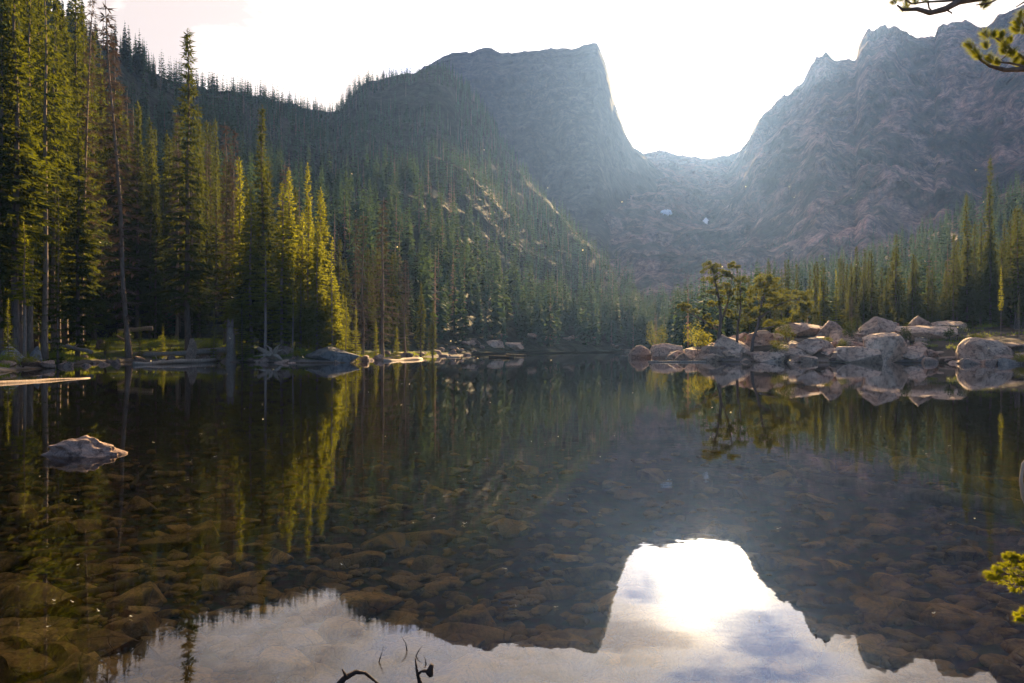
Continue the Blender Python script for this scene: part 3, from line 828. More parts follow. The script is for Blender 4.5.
# left shore
rock('boulder', 331, 346.5, 58, 77, 'large grey-green wedge boulder at the tip of the left tree point', gr, 30, .6, bottom=363)
rock('rock', 336, 360, 9, 74.5, 'small pale stone in the water before the grey-green wedge boulder', gs, 31, bottom=364.5)
rock('rock', 362, 355, 16, 84, 'pale rock right of the grey-green wedge boulder', gs, 32, bottom=361.5)
rock('rock', 378, 354, 12, 92, 'small pale rock at the end of the grassy shelf', gs, 33, bottom=360)
rock('rock', 190, 338, 11, 86, 'pale boulder on the grassy bank left of the stump', gs, 34)
rock('boulder', 6, 344, 26, 54, 'grey boulder behind the far left bushes', gr, 35)
rock('rock', 33, 346, 12, 58, 'upright grey rock beside the bare-trunk spruce', gr, 36)
for i, (px, top, w, Y, lab) in enumerate([
        (43, 360, 22, 55, 'dark pinkish rock at the foot of the bare-trunk spruce'), (66, 362, 14, 60, 'small dark rock right of the dark pinkish one at the left shore'),
        (84, 363, 12, 62, 'flat grey stone in the row along the left shore'), (101, 361.5, 16, 66, 'longest flat pale stone of the row along the left shore'),
        (115, 358.5, 12, 70, 'pale stone at the right end of the left shore row'), (99, 339, 8, 84, 'pale stone on the grassy bank above the yellow bush'),
        (283, 346, 20, 80, 'brown boulder behind the root wad'), (470, 345.5, 15, 168, 'pale pointed rock on the far left shore'),
        (492, 346, 24, 180, 'largest pinkish rock of the far left shore'), (440, 350, 12, 148, 'low rock at the start of the far stony shore'),
        (452, 351, 14, 155, 'low pale rock beside the pointed rock of the far shore'), (512, 346.5, 26, 190, 'reddish rubble mound on the far stony shore'),
        (528, 340, 22, 215, 'grey scree heap behind the far stony shore'), (545, 348, 16, 225, 'low grey rock at the far right of the stony shore')]):
    rock('rock', px, top, w, Y, lab, gs if Y < 90 else g_, 40 + i, .7)
rock('rock', 76, 437.5, 84, 10.4, 'large pale rock rising alone from the water at the left', M['granite_small'], 67, .62, planes=24, lo=.5, rough=.30, bottom=459)
rock('rock', 105, 389.5, 6, 27, 'tiny pale stone poking out of the water left of centre', gs, 62, bottom=394)

# medium boulders heaped over the right bank
BM = [rock_mesh('boulder', 430 + i) for i in range(7)]
for me in BM: me.materials.append(M['granite'])
n = 0
for _ in range(1500):
    if n >= 76: break
    px = rnd.uniform(655, 925); Y = rnd.uniform(77, 95); X = (px - 512) / F * Y
    d = sdist(X, Y)
    if not (-.3 < d < 12): continue
    s = rnd.uniform(.6, 1.7)
    o = link('boulder', BM[n % 7]); o.location = (X, Y, hz(X, Y) + s * .15); o.scale = (s * rnd.uniform(1, 1.6), s * rnd.uniform(.8, 1.2), s * rnd.uniform(.55, .9)); o.rotation_euler = (rnd.uniform(-.25, .25), rnd.uniform(-.25, .25), rnd.uniform(0, 6.28))
    tag(o, 'weathered pinkish block in the boulder heap of the right shore', 'boulder', 'blocks heaped along the right shore'); n += 1

# loose shore stones: repeats
SM = [rock_mesh('rock', 400 + i, 12, small=True) for i in range(8)]
for me in SM: me.materials.append(M['granite_small'])
n = 0
for _ in range(6000):
    if n >= 150: break
    k = rnd.random()
    a, b = rnd.choice([(SHORE[i], SHORE[i + 1]) for i in range(0, 31)])
    t = rnd.random(); X = a[0] + (b[0] - a[0]) * t + rnd.uniform(-2.2, 2.2); Y = a[1] + (b[1] - a[1]) * t + rnd.uniform(-2.5, 3.5)
    d = sdist(X, Y)
    if not (-.9 < d < 3.2): continue
    px = 512 + X / Y * F
    if not (-60 < px < 1060) or Y < 20: continue
    s = rnd.uniform(.18, .55) * (1 + Y / 140)
    if 640 < px: s *= 1.5
    o = link('rock', rnd.choice(SM)); o.location = (X, Y, hz(X, Y) + s * .1); o.scale = (s * rnd.uniform(1, 1.7), s * rnd.uniform(.8, 1.3), s * rnd.uniform(.5, .9)); o.rotation_euler = (rnd.uniform(-.3, .3), rnd.uniform(-.3, .3), rnd.uniform(0, 6.28))
    side = 'right' if px > 620 else ('far' if Y > 125 else 'left')
    tag(o, {'right': 'loose grey-pink stone wedged between boulders of the right waterline', 'far': 'loose stone of the distant stony shore', 'left': 'loose stone strewn along the left waterline'}[side], 'rock', {'right': 'loose stones of the right shore', 'far': 'loose stones of the far shore', 'left': 'loose stones of the left shore'}[side])
    n += 1

# ------------------------------------------------------------------ stones on the lake bed
BS = [rock_mesh('sunken_stone', 500 + i, 15, .30, .72, .03, 1.6, True) for i in range(10)]
for me in BS: me.materials.append(M['slab'])
def bed_at(px, py):
    z = -.6
    for _ in range(8):
        Y = (CAMZ - z) * F / (py - HOR); X = (px - 512) / F * Y
        z = GB(X, Y)
    return X, Y, z
def bed_stone(px, py, wpx, label, group, flat=.22, rz=None, asp=.6):
    X, Y, z = bed_at(px, py); w = wpx / F * Y * .5
    z = hz(X, Y)
    if z > -.2: return None
    o = link('sunken_stone', rnd.choice(BS))
    o.scale = (w * 1.15, w * asp * rnd.uniform(.8, 1.3), w * flat * 1.6)
    o.location = (X, Y, z + w * flat * .35); o.rotation_euler = (rnd.uniform(-.1, .1), rnd.uniform(-.1, .1), rnd.uniform(-.6, .6) if rz is None else rz)
    return tag(o, label, 'stone', group)
for px, py, w, lab in [(180, 566, 50, 'flat olive sunken stone alone in the dark water at the left'), (120, 655, 80, 'amber sunken slab at the bottom left, lying left of the reflected spruce'), (255, 595, 60, 'long olive sunken slab just above the reflected sky at the left'),
                       (438, 588, 62, 'broad pale brown sunken slab, largest in the lower middle'), (520, 618, 50, 'rounded brown sunken slab left of the reflected bright gap'), (560, 640, 60, 'dark brown sunken slab at the tip of the reflected cliff'),
                       (395, 617, 50, 'thin brown sunken slab beside the reflected cloud edge'), (560, 560, 46, 'mauve-brown sunken slab right of the broad pale one'), (950, 578, 40, 'tan sunken stone left of the yellow sprig'), (900, 610, 80, 'long purple-brown sunken slab at the lower right'),
                       (850, 640, 60, 'dark sunken slab above the reflected ridge at the lower right'), (640, 500, 50, 'hazy pale sunken slab high in the middle of the lake'), (40, 630, 70, 'dark amber sunken slab at the left photo edge')]:
    bed_stone(px, py, w, lab, None)
for _ in range(270):
    py = 683 - 215 * rnd.random() ** 1.25; px = rnd.uniform(-60, 1084)
    zone = 'left' if px < 340 else ('middle' if px < 680 else 'right')
    w = rnd.uniform(26, 95) * (.45 + .7 * (py - 440) / 240) * rnd.choice((.6, 1, 1))
    bed_stone(px, py, w, {'left': 'olive-brown sunken stone on the lake bed at the lower left', 'middle': 'brown sunken stone on the lake bed below the middle of the lake', 'right': 'purple-brown sunken stone on the lake bed at the lower right'}[zone], 'sunken stones at the lower ' + zone, rnd.uniform(.28, .5))
# finer gravel between them: one mass
V = []; Q = []; b = 0
for _ in range(2600):
    py = 700 - 250 * rnd.random() ** 1.3; X, Y, z = bed_at(rnd.uniform(-80, 1100), py)
    s = rnd.uniform(.02, .075) * (1 + Y * .06); me = None
    v = ICO3_V[:12] if False else None
    k = rnd.randrange(len(BS))
    if _ < 10: BSV = [np.array([q.co[:] for q in m_.vertices]) for m_ in BS]
    vv = BSV[k][:162] if False else BSV[k]
    a = rnd.uniform(0, 6.28); c, s2 = math.cos(a), math.sin(a)
    L = LOWF if _ > 0 else None
    if _ == 0:
        _bm = bmesh.new(); bmesh.ops.create_icosphere(_bm, subdivisions=2, radius=1.0)
        G_V = np.array([q.co[:] for q in _bm.verts]); LOWF = np.array([[q.index for q in f.verts] for f in _bm.faces]); _bm.free()
        GV = []
        for i in range(8):
            w_ = G_V.copy(); r_ = np.random.default_rng(700 + i)
            for _p in range(8):
                n_ = r_.normal(size=3); n_ /= np.linalg.norm(n_); d_ = r_.uniform(.4, .85); q_ = w_ @ n_; w_[q_ > d_] -= n_ * ((q_[q_ > d_] - d_))[:, None]
            GV.append(w_)
    g = GV[rnd.randrange(8)]
    o_ = np.stack([X + (g[:, 0] * c - g[:, 1] * s2) * s * 1.3, Y + (g[:, 0] * s2 + g[:, 1] * c) * s, z + g[:, 2] * s * .5 + s * .15], -1)
    V.append(o_); Q.append(LOWF + b); b += len(g)
tag(link('gravel', mesh_np('gravel', np.concatenate(V), np.concatenate(Q), True), M['slab']), 'small brown stones covering the shallow lake bed', None, None, 'stuff')

# ------------------------------------------------------------------ logs
def log(name, p0, p1, r0, r1, label, mat, cat='log', group=None, sag=0.0, branch=0):
    m = MB(); a, b_ = Vector(p0), Vector(p1); n = 9; pts = []; rad = []
    L = (b_ - a).length
    for i in range(n):
        t = i / (n - 1); p = a.lerp(b_, t)
        p = p + Vector((rnd.uniform(-1, 1), rnd.uniform(-1, 1), rnd.uniform(-.4, .4))) * L * .013 + Vector((0, 0, -sag * 4 * t * (1 - t)))
        pts.append(p - a); rad.append(r0 + (r1 - r0) * t)
    m.tube(pts, [q * rnd.uniform(.86, 1.16) for q in rad], 9, .12)
    for k in range(branch):
        i = rnd.randrange(2, n - 1); d = Vector((rnd.uniform(-1, 1), rnd.uniform(-1, 1), rnd.uniform(.1, .9))).normalized()
        q = pts[i]; l2 = rnd.uniform(3, 7) * r0
        m.tube([q, q + d * l2 * .5, q + d * l2 + Vector((0, 0, .1 * l2))], [rad[i] * .35, rad[i] * .22, rad[i] * .08], 5)
    o = link(name, m.mesh(name, True), mat, None, a)
    return tag(o, label, cat, group)
def P(px, py, Y): return at(px, Y, py)
def onwater(px, py, dz=0.05):
    Y = CAMZ * F / (py - HOR); return ((px - 512) / F * Y, Y, dz)
log('log', onwater(-40, 386, .0), onwater(91, 378, .03), .13, .05, 'bleached log floating on the water at the left photo edge', M['log'])
log('log', onwater(136, 365.0, .12), onwater(216, 362.2, .2), .20, .26, 'pale driftwood log lying along the left waterline', M['log'], branch=4)
log('log', P(120, 356, 84), P(228, 350.5, 88), .30, .38, 'long grey log on the grassy bank ending at the stump', M['log'])
log('log', P(118, 331, 96), P(153, 328, 97), .26, .30, 'short grey log high on the grassy bank', M['log'])
log('log', P(44, 341, 72), P(92, 352, 70), .13, .22, 'thin pale log sloping down the left bank behind the slim spruce', M['log'], branch=3)
log('log', P(117, 336, 92), P(130, 343, 88), .14, .16, 'short fallen log lying down the grassy slope', M['log'])
log('log', onwater(384, 361.5), onwater(420, 359.5), .22, .30, 'pale driftwood log in front of the grassy shelf', M['log'])
log('log', onwater(446, 357.5), onwater(460, 357.3), .14, .16, 'tiny pale floating log before the far stony shore', M['log'])
log('log', onwater(490, 357.6, .12), onwater(512, 358.2, .1), .30, .24, 'dark log floating off the far stony shore', M['log_dark'])
log('log', onwater(506, 355.4, .12), onwater(526, 356.2, .1), .22, .18, 'second dark log floating behind the first dark one', M['log_dark'])
log('log', onwater(648, 362.2, .05), onwater(706, 362.3, .05), .10, .13, 'thin pale pole floating left of the twisted pine', M['log'])
# stump with broken top
m = MB(); X, Y = at(231, 80)[:2]; g = hz(X, Y); H = zof(319, Y) - g
m.tube([(0, 0, -.3), (0, 0, .3), (.02, 0, 1.2), (-.04, .03, H * .6), (-.1, 0, H * .86)], [1.2, .70, .46, .44, .30], 14, .16)
for k in range(9):
    a = k * .7; m.tube([(-.1 + .3 * math.cos(a), .3 * math.sin(a), H * .82), (-.1 + .3 * math.cos(a), .3 * math.sin(a), H * rnd.uniform(.9, 1.02))], [.15, .03], 5)
for k in range(4):
    z = rnd.uniform(.4, .85) * H; m.tube([(.3, 0, z), (rnd.uniform(1.0, 2.0), rnd.uniform(-.5, .5), z + rnd.uniform(-.2, .3))], [.06, .015], 5)
tag(link('stump', m.mesh('stump', True), M['bark_pale'], None, (X, Y, g)), 'tall broken grey tree stump at the left waterline', 'stump')
# root wad
m = MB(); X, Y = at(273, 77.5)[:2]; g = hz(X, Y)
for k in range(16):
    a = rnd.uniform(0, 6.28); el = rnd.uniform(-.2, 1.3); L = rnd.uniform(.9, 2.1); d = Vector((math.cos(a) * math.cos(el), .6 * math.sin(a) * math.cos(el), math.sin(el)))
    w = Vector((rnd.uniform(-.4, .4), rnd.uniform(-.4, .4), rnd.uniform(-.5, .2)))
    m.tube([(0, 0, .5), d * L * .5 + Vector((0, 0, .5)), d * L + w + Vector((0, 0, .4))], [.20, .11, .03], 6, .1)
m.tube([(1.3, -.3, -.1), (.5, 0, .45), (-.9, .4, .9), (-2.0, .8, 1.4)], [.10, .22, .26, .20], 8, .1)
tag(link('root_wad', m.mesh('root_wad', True), M['log'], None, (X, Y, max(g, 0))), 'bleached upturned root tangle under the golden bare-trunk spruces', 'roots')

# sunken logs
def sunk(p0, p1, r0, r1, label):
    a = bed_at(*p0); b_ = bed_at(*p1)
    log('sunken_log', (a[0], a[1], a[2] + r0 * 1.3), (b_[0], b_[1], b_[2] + r1 * 1.3), r0, r1, label, M['sunk'], 'log')
sunk((868, 447), (1040, 515), .05, .09, 'sunken pole, upper of the two crossing the right side of the lake')
sunk((785, 476), (1040, 528), .06, .10, 'longer sunken pole, lower of the two at the right side')
sunk((-20, 632), (145, 583), .05, .035, 'amber sunken pole sloping up across the lower left')
sunk((0, 606), (122, 588), .035, .03, 'thin sunken pole just above the amber one at the lower left')
sunk((130, 492), (150, 466), .05, .03, 'short sunken stick under the lone rock at the left')
sunk((462, 586), (540, 552), .03, .02, 'slim sunken stick right of the broad pale slab')
sunk((-10, 566), (120, 552), .05, .04, 'dark sunken pole level with the olive stone at the left')
sunk((215, 545), (330, 520), .045, .03, 'faint sunken stick in the green middle of the lake')
sunk((365, 545), (470, 512), .04, .03, 'faint olive sunken pole in the green reflection')

# ------------------------------------------------------------------ driftwood and twigs at the bottom
def twig(name, pts, r, label, cat='twig', py0=None, mat=None):
    """pts (px, py); the lowest one stands on the water and sets the distance"""
    y0 = py0 or max(p[1] for p in pts); Y = CAMZ * F / (y0 - HOR)
    W = [Vector(at(px, Y, py)) for px, py in pts]
    base = Vector((W[0].x, W[0].y, 0)); m = MB()
    m.tube([w - base + Vector((0, .01 * i, 0)) for i, w in enumerate(W)], [r * (1 - .75 * i / max(len(W) - 1, 1)) for i in range(len(W))], 6, .1)
    return link(name, m.mesh(name, True), mat or M['log_dark'], None, base), m, base, Y
o, m, base, Y = twig('driftwood_branch', [(334, 690), (344, 679), (355, 674), (364, 676), (379, 690)], .017, '', py0=690)
m2 = MB(); pts = [Vector(at(*q[:1], Y, q[1])) - base for q in ((347, 678), (342, 669))]; m2.tube(pts, [.010, .003], 5)
ob = link('spur', m2.mesh('spur', True), M['log_dark'], o)
tag(o, 'dark wet branch arching out of the water at the bottom edge', 'branch')
o, *_ = twig('twig', [(379, 662), (381, 655), (383, 648)], .0035, ''); tag(o, 'leftmost short twig standing in the water above the arched branch', 'twig')
o, *_ = twig('twig', [(407, 651), (405.5, 644), (401, 638)], .0035, ''); tag(o, 'tallest thin curved twig standing in the water', 'twig')
o, *_ = twig('twig', [(416, 656.5), (418, 652), (421.5, 648)], .0035, ''); tag(o, 'slanting twig right of the tallest thin twig', 'twig')
o, *_ = twig('twig', [(426, 664), (425, 660), (423, 657)], .003, ''); tag(o, 'small twig leaning left over the dark stub', 'twig')
o, m, base, Y = twig('driftwood_stick', [(422, 690), (418, 678), (416, 672), (414.5, 661)], .012, '', py0=690)
m2 = MB(); pts = [Vector(at(q[0], Y, q[1])) - base for q in ((417, 675), (421, 671.5), (426, 671), (430, 674))]; m2.tube(pts, [.008, .006, .009, .016], 6, .1)
pts = [Vector(at(q[0], Y, q[1])) - base for q in ((431, 676), (429.5, 671), (432, 664.5))]; m2.tube(pts, [.012, .018, .010], 7, .12)
link('knot', m2.mesh('knot', True), M['log_dark'], o)
tag(o, 'dark upright stub of wood with a knotted side arm at the bottom edge', 'stick')

# ------------------------------------------------------------------ plants on the banks
def leaf_clump(m, c, rx, rz_, n, L, r, up=.35):
    for _ in range(n):
        a, e = r.uniform(0, 6.28), math.asin(r.uniform(-.6, 1)); k = r.uniform(.35, 1) ** .6
        p = Vector((c[0] + rx * k * math.cos(a) * math.cos(e), c[1] + rx * k * math.sin(a) * math.cos(e), c[2] + rz_ * k * math.sin(e)))
        d = Vector((r.uniform(-1, 1), r.uniform(-1, 1), r.uniform(-.4, 1) + up)).normalized()
        s = d.cross(Vector((r.uniform(-1, 1), r.uniform(-1, 1), r.uniform(-1, 1)))).normalized()
        m.kite(p, d, s, L * r.uniform(.6, 1.3), L * r.uniform(.25, .4), .5)
def bush(px, base_py, top, wpx, Y, label, mat, seed, group=None, cat='bush'):
    r = random.Random(seed); X = (px - 512) / F * Y; g = hz(X, Y); h = max(zof(top, Y) - g, .25); w = wpx / F * Y
    e = empty('bush', (X, Y, g)); tag(e, label, cat, group)
    st = MB(); lf = MB()
    for k in range(9):
        a = r.uniform(0, 6.28); rr = r.uniform(.1, .42) * w; hh = h * r.uniform(.55, .95)
        c = (rr * math.cos(a), rr * math.sin(a), hh * .75)
        st.tube([(0, 0, -.1), (c[0] * .5, c[1] * .5, hh * .45), c], [.03, .02, .008], 4)
        leaf_clump(lf, c, w * .24, hh * .45, 120, .13 * (h / 1.5) ** .5, r)
    link('stem', st.mesh('stem', True), M['bark'], e); link('foliage', lf.mesh('foliage'), mat, e)
bush(105, 356, 341, 10, 80, 'bright yellow bush on the bank behind the row of stones', M['bush'], 1)
bush(22, 366, 352, 26, 53, 'yellow-green willow bush at the foot of the bare-trunk spruce', M['bush'], 2)
bush(-6, 368, 350, 30, 50, 'dark green bush cut off by the left photo edge', M['grass'], 3)
bush(297, 360, 349, 12, 76.5, 'yellow-green shrub between the root wad and the wedge boulder', M['bush'], 4)
bush(243, 360, 342, 18, 79.5, 'low shrub under the small bushy spruce beside the stump', M['bush'], 5)
bush(58, 356, 345, 18, 66, 'dark green bush behind the second left spruce', M['grass'], 6)
bush(150, 350, 341, 16, 88, 'low green bush in the middle of the grassy bank', M['grass'], 7)
bush(170, 345, 336, 20, 92, 'green bush on the upper grassy bank', M['grass'], 8)
bush(205, 350, 340, 16, 90, 'green bush on the bank left of the stump', M['grass'], 9)
bush(125, 345, 332, 20, 94, 'green bush beside the short log high on the bank', M['grass'], 10)
bush(657, 352, 324, 22, 122, 'rounded grey-green bush on the shore left of the twisted pine', M['pine'], 11)
bush(697, 350, 322, 26, 88, 'bright yellow-green bush under the twisted pine', M['bush'], 12)
bush(788, 347, 320, 24, 83, 'dark bush in front of the pine bushes', M['needle'], 13)
bush(778, 355, 341, 18, 80.5, 'small dark shrub at the water below the pine bushes', M['needle'], 14)
bush(850, 345, 318, 20, 84, 'dark shrub between the domed slab and the pale dome', M['needle'], 15)
bush(845, 357, 340, 14, 80, 'small dark shrub above the blocky rock', M['needle'], 16)
bush(957, 362, 345, 20, 76, 'mossy green bush left of the rounded boulder', M['grass'], 17)
bush(925, 358, 344, 18, 80, 'mossy green bush right of the steep-faced boulder', M['grass'], 18)
bush(1022, 366, 352, 14, 68, 'yellow-green bush at the right photo edge by the water', M['bush'], 19)
bush(905, 338, 326, 12, 82, 'small dark shrub between the steep-faced boulder and the cracked slab', M['needle'], 20)

n = 0
for _ in range(200):
    if n >= 16: break
    px = rnd.uniform(690, 1010); Y = rnd.uniform(80, 92); X = (px - 512) / F * Y
    if sdist(X, Y) < 1.2: continue
    t = HOR - (hz(X, Y) + rnd.uniform(.8, 1.7) - CAMZ) / Y * F
    bush(px, 0, t, rnd.uniform(10, 22), Y, 'low dark shrub growing between the boulders of the right shore', M['needle'] if rnd.random() < .6 else M['grass'], 100 + n, 'shrubs between the right boulders'); n += 1
# grass on the banks
V = []; b = 0
m = MB(); r = random.Random(5)
def blades(n, px0, px1, d0, d1, keep=.5, hmin=.18, hmax=.5):
    k = 0
    for _ in range(n * 6):
        if k >= n: break
        px = r.uniform(px0, px1)
        if px < 600: Y = shore_Y(px) + r.uniform(d0, d1)
        else: Y = 78 + r.uniform(d0, d1)
        X = (px - 512) / F * Y
        if snoise(X / 5., Y / 5., 2) < keep - .6: continue
        d = sdist(X, Y)
        if d < .7: continue
        z = hz(X, Y)
        for q in range(3):
            dd = Vector((r.uniform(-.5, .5), r.uniform(-.5, .5), 1)).normalized(); a = r.uniform(0, 3.14)
            m.kite((X + r.uniform(-.2, .2), Y + r.uniform(-.2, .2), z - .03), dd, Vector((math.cos(a), math.sin(a), 0)), r.uniform(hmin, hmax), r.uniform(.04, .09), .3)
        k += 1
blades(4500, -20, 235, -2, 26)
blades(900, 235, 345, 0, 14)
blades(1500, 360, 436, -1, 10, .3, .2, .6)
blades(300, 850, 1030, 0, 14, .75)
tag(link('grass', m.mesh('grass'), M['grass']), 'bright green grass growing on the lake banks', None, None, 'stuff')

# ------------------------------------------------------------------ twisted pines of the right shore
def pine(name, px, Y, stems, label, mat, seed, cat='tree', clump=.52, nleaf=150):
    """stems: lists of (px, py, depth offset); clumps of needles ride on the ends of side branches"""
    r = random.Random(seed)
    X = (px - 512) / F * Y; g = hz(X, Y); base = Vector((X, Y, g))
    e = empty(name, base); tag(e, label, cat)
    tr = MB(); fo = MB()
    for st in stems:
        pts = [Vector(at(p[0], Y + p[2], p[1])) - base for p in st['p']]
        n = len(pts); tr.tube(pts, [st['r'] * (1 - .75 * i / (n - 1)) for i in range(n)], 7, .12)
        for (t, dx, dz, k) in st['c']:
            i = min(int(t * (n - 1)), n - 2); f = t * (n - 1) - i
            p = pts[i].lerp(pts[i + 1], f); q = p + Vector((dx, r.uniform(-.8, .8), dz))
            tr.tube([p, p.lerp(q, .5) + Vector((0, 0, .15)), q], [st['r'] * .35, st['r'] * .22, .02], 5)
            for j in range(6):
                kk = k * r.uniform(.45, .9)
                leaf_clump(fo, q.lerp(p, r.uniform(0, .5)) + Vector((r.uniform(-.8, .8), r.uniform(-.8, .8), r.uniform(-.35, .55))) * k, clump * kk, clump * kk * .75, int(nleaf * .7), .24, r, .5)
    link('trunk', tr.mesh('trunk', True), M['bark'], e); link('foliage', fo.mesh('foliage'), mat, e)
pine('pine_tree', 716, 86, [
    dict(p=[(717, 352, 0), (719, 335, 0), (721, 318, .2), (719, 300, 0), (716, 285, 0), (712, 268, 0)], r=.28,
         c=[(.30, -1.6, .1, .8), (.42, 1.5, .4, .8), (.5, -1.3, .6, .9), (.62, 1.3, .5, 1.0), (.66, -1.2, .3, .8), (.75, 1.0, .5, 1), (.82, -.9, .5, 1.1), (.9, .8, .4, 1.1), (.97, -.6, .3, 1.2), (1, .3, .4, 1.2), (.55, .3, .3, .8), (.86, 1.7, .9, .8)]),
    dict(p=[(721, 322, .2), (727, 305, .4), (731, 285, .3), (734, 268, .3)], r=.14, c=[(.5, .6, .3, .7), (.8, -.3, .4, .7), (1, .2, .2, .8)]),
    dict(p=[(717, 330, 0), (705, 322, -.5), (692, 314, -.6), (684, 308, -.4)], r=.13, c=[(.35, 0, .5, .7), (.6, -.3, .4, .8), (.85, 0, .4, .8), (1, -.3, .0, .8)]),
], 'tall twisted pine leaning over rocks at the tip of the right shore', M['pine'], 3)
pine('pine_tree', 735, 85.5, [
    dict(p=[(737, 345, 0), (738, 325, 0), (741, 305, 0), (740, 284, 0)], r=.2, c=[(.4, -.9, .3, .8), (.55, .8, .4, .9), (.7, -.7, .3, .9), (.85, .6, .4, .9), (1, 0, .2, .9), (.3, .8, .2, .7)]),
], 'short dark pine squeezed between the twisted pine and the pine bush', M['needle'], 4)
pine('pine_tree', 757, 84, [
    dict(p=[(752, 353, -.8), (753, 340, -.6), (757, 328, -.3), (760, 312, 0), (764, 292, 0), (768, 282, 0)], r=.22,
         c=[(.55, -1.6, .5, 1), (.6, 1.3, .6, 1.1), (.7, -1.3, .5, 1.2), (.75, 1.6, .2, 1.1), (.85, -1.1, .4, 1.2), (.9, 1.0, .3, 1.2), (1, 0, .1, 1.2), (1, -1.2, -.2, 1.1), (.8, 0, .3, 1.1), (.5, .6, .9, .9), (.5, -.8, .2, .9)]),
    dict(p=[(760, 318, 0), (775, 306, .4), (790, 300, .5), (803, 300, .4)], r=.15, c=[(.3, 0, .9, 1.1), (.5, 0, .6, 1.1), (.7, 0, .5, 1.1), (.85, .3, .3, 1.1), (1, .5, -.3, 1), (.6, 0, -.8, 1), (.9, .2, -1.3, 1)]),
    dict(p=[(757, 330, -.3), (775, 326, .3), (795, 322, .4), (806, 316, .5)], r=.13, c=[(.3, 0, .4, 1), (.6, 0, .5, 1), (.85, 0, .4, 1), (1, .2, .4, 1), (.9, .3, 1.2, .9)]),
], 'spreading pine bush with a crooked bare stem and golden top', M['pine'], 5, clump=.62)

# ------------------------------------------------------------------ overhanging pine at the right: branches with needle tufts
def tuft(m, p, d, L, n, r, w=.0024, spread=1.7):
    d = d.normalized(); a_ = d.orthogonal().normalized(); b_ = d.cross(a_)
    for _ in range(n):
        a = r.uniform(0, 6.28); s = r.uniform(.15, spread)
        dd = (d + (a_ * math.cos(a) + b_ * math.sin(a)) * s).normalized(); sd = dd.orthogonal().normalized()
        q = p - d * r.uniform(0, L * .9)
        m.kite(q, dd, sd, L * r.uniform(.7, 1.1), w, .5)
def branch(e, Y, lines, tufts, seed, mat, L=.05, n=420):
    r = random.Random(seed); base = e.location; wd = MB(); nd = MB()
    for ln in lines:
        pts = [Vector(at(p[0], Y + (p[2] if len(p) > 2 else 0), p[1])) - base for p in ln['p']]; k = len(pts)
        wd.tube(pts, [ln['r0'] + (ln['r1'] - ln['r0']) * i / (k - 1) for i in range(k)], 6, .1)
    for (px, py, dx, dy) in tufts:
        p = Vector(at(px, Y + r.uniform(-.12, .12), py)) - base
        tuft(nd, p, Vector((dx, r.uniform(-.4, .4), dy)), L * r.uniform(.8, 1.15), n, r)
    o = link('branch', wd.mesh('branch', True), M['bark'], e); link('needles', nd.mesh('needles'), mat, o)
bx, by = 4.9, 4.4
e = empty('overhanging_pine', (bx, by, hz(bx, by) - .1)); tag(e, 'pine whose tufted branches reach in at the top right corner', 'tree')
m = MB(); m.tube([(0, 0, 0), (.05, 0, 1.0), (.02, .05, 2.4), (-.08, .05, 3.8), (-.1, 0, 5.2), (-.05, .05, 7)], [.20, .15, .13, .10, .07, .02], 10, .06)
link('trunk', m.mesh('trunk', True), M['bark'], e)
branch(e, 4.4, [dict(p=[(1290, 90), (1180, 92), (1090, 80), (1040, 71), (1024, 69), (1005, 70), (990, 66), (978, 58)], r0=.03, r1=.006),
                dict(p=[(1040, 71), (1022, 66), (1010, 63), (998, 62)], r0=.010, r1=.004), dict(p=[(1060, 74), (1030, 62), (1014, 52), (1002, 42), (993, 36)], r0=.012, r1=.004),
                dict(p=[(1080, 78), (1045, 50), (1026, 30), (1021, 20)], r0=.012, r1=.004), dict(p=[(1010, 49), (1006, 56), (1001, 60)], r0=.005, r1=.003)],
       [(968, 44, -.5, .6), (973, 50, -.6, .5), (977, 55, -.6, .4), (985, 44, -.3, .9), (984, 33, -.4, .9), (994, 33, -.1, 1), (1000, 38, -.2, .9), (1001, 33, .1, 1), (1009, 39, 0, 1), (1004, 44, -.2, .8), (996, 61, -.4, .6), (989, 57, -.5, .6), (1003, 50, -.4, .8), (1012, 52, .1, .9),
        (1017, 22, -.4, .9), (1020, 14, -.2, 1), (1024, 28, .2, 1), (1015, 28, -.6, .6), (1016, 58, .2, .8), (1021, 62, .2, .6), (1030, 40, .3, 1), (1035, 20, .2, 1), (1040, 55, .2, 1), (1060, 60, 0, 1), (1070, 40, 0, 1), (1095, 66, 0, 1), (1050, 30, 0, 1)], 21, M['pine_sun_tint'])
branch(e, 4.2, [dict(p=[(1300, -120), (1180, -70), (1080, -30), (1000, -6), (960, 1), (945, 9), (930, 13), (917, 9), (903, 10), (897, 5)], r0=.035, r1=.005),
                dict(p=[(970, -2), (945, 1), (925, 2), (912, 4)], r0=.010, r1=.004), dict(p=[(945, 9), (952, 13), (951.5, 14)], r0=.005, r1=.003), dict(p=[(928, 2), (929, 8), (933, 12)], r0=.006, r1=.004),
                dict(p=[(912, 4), (906, 0), (900, -3)], r0=.005, r1=.003), dict(p=[(1010, -8), (990, 3), (976, 5)], r0=.008, r1=.003), dict(p=[(1100, -36), (1050, -2), (1024, 2), (1016, 7)], r0=.010, r1=.003)],
       [(893, 1, -.8, .4), (899, -3, -.5, .8), (906, 2, -.2, .8), (915, 0, -.3, 1), (905, 8, -.6, .2), (925, -4, 0, 1), (940, -6, 0, 1), (983, 1, .2, 1), (987, 3, .4, .6), (960, -10, 0, 1), (1000, -16, 0, 1), (1030, -10, 0, 1), (1060, -30, 0, 1)], 22, M['pine_sun_tint'], .05, 320)
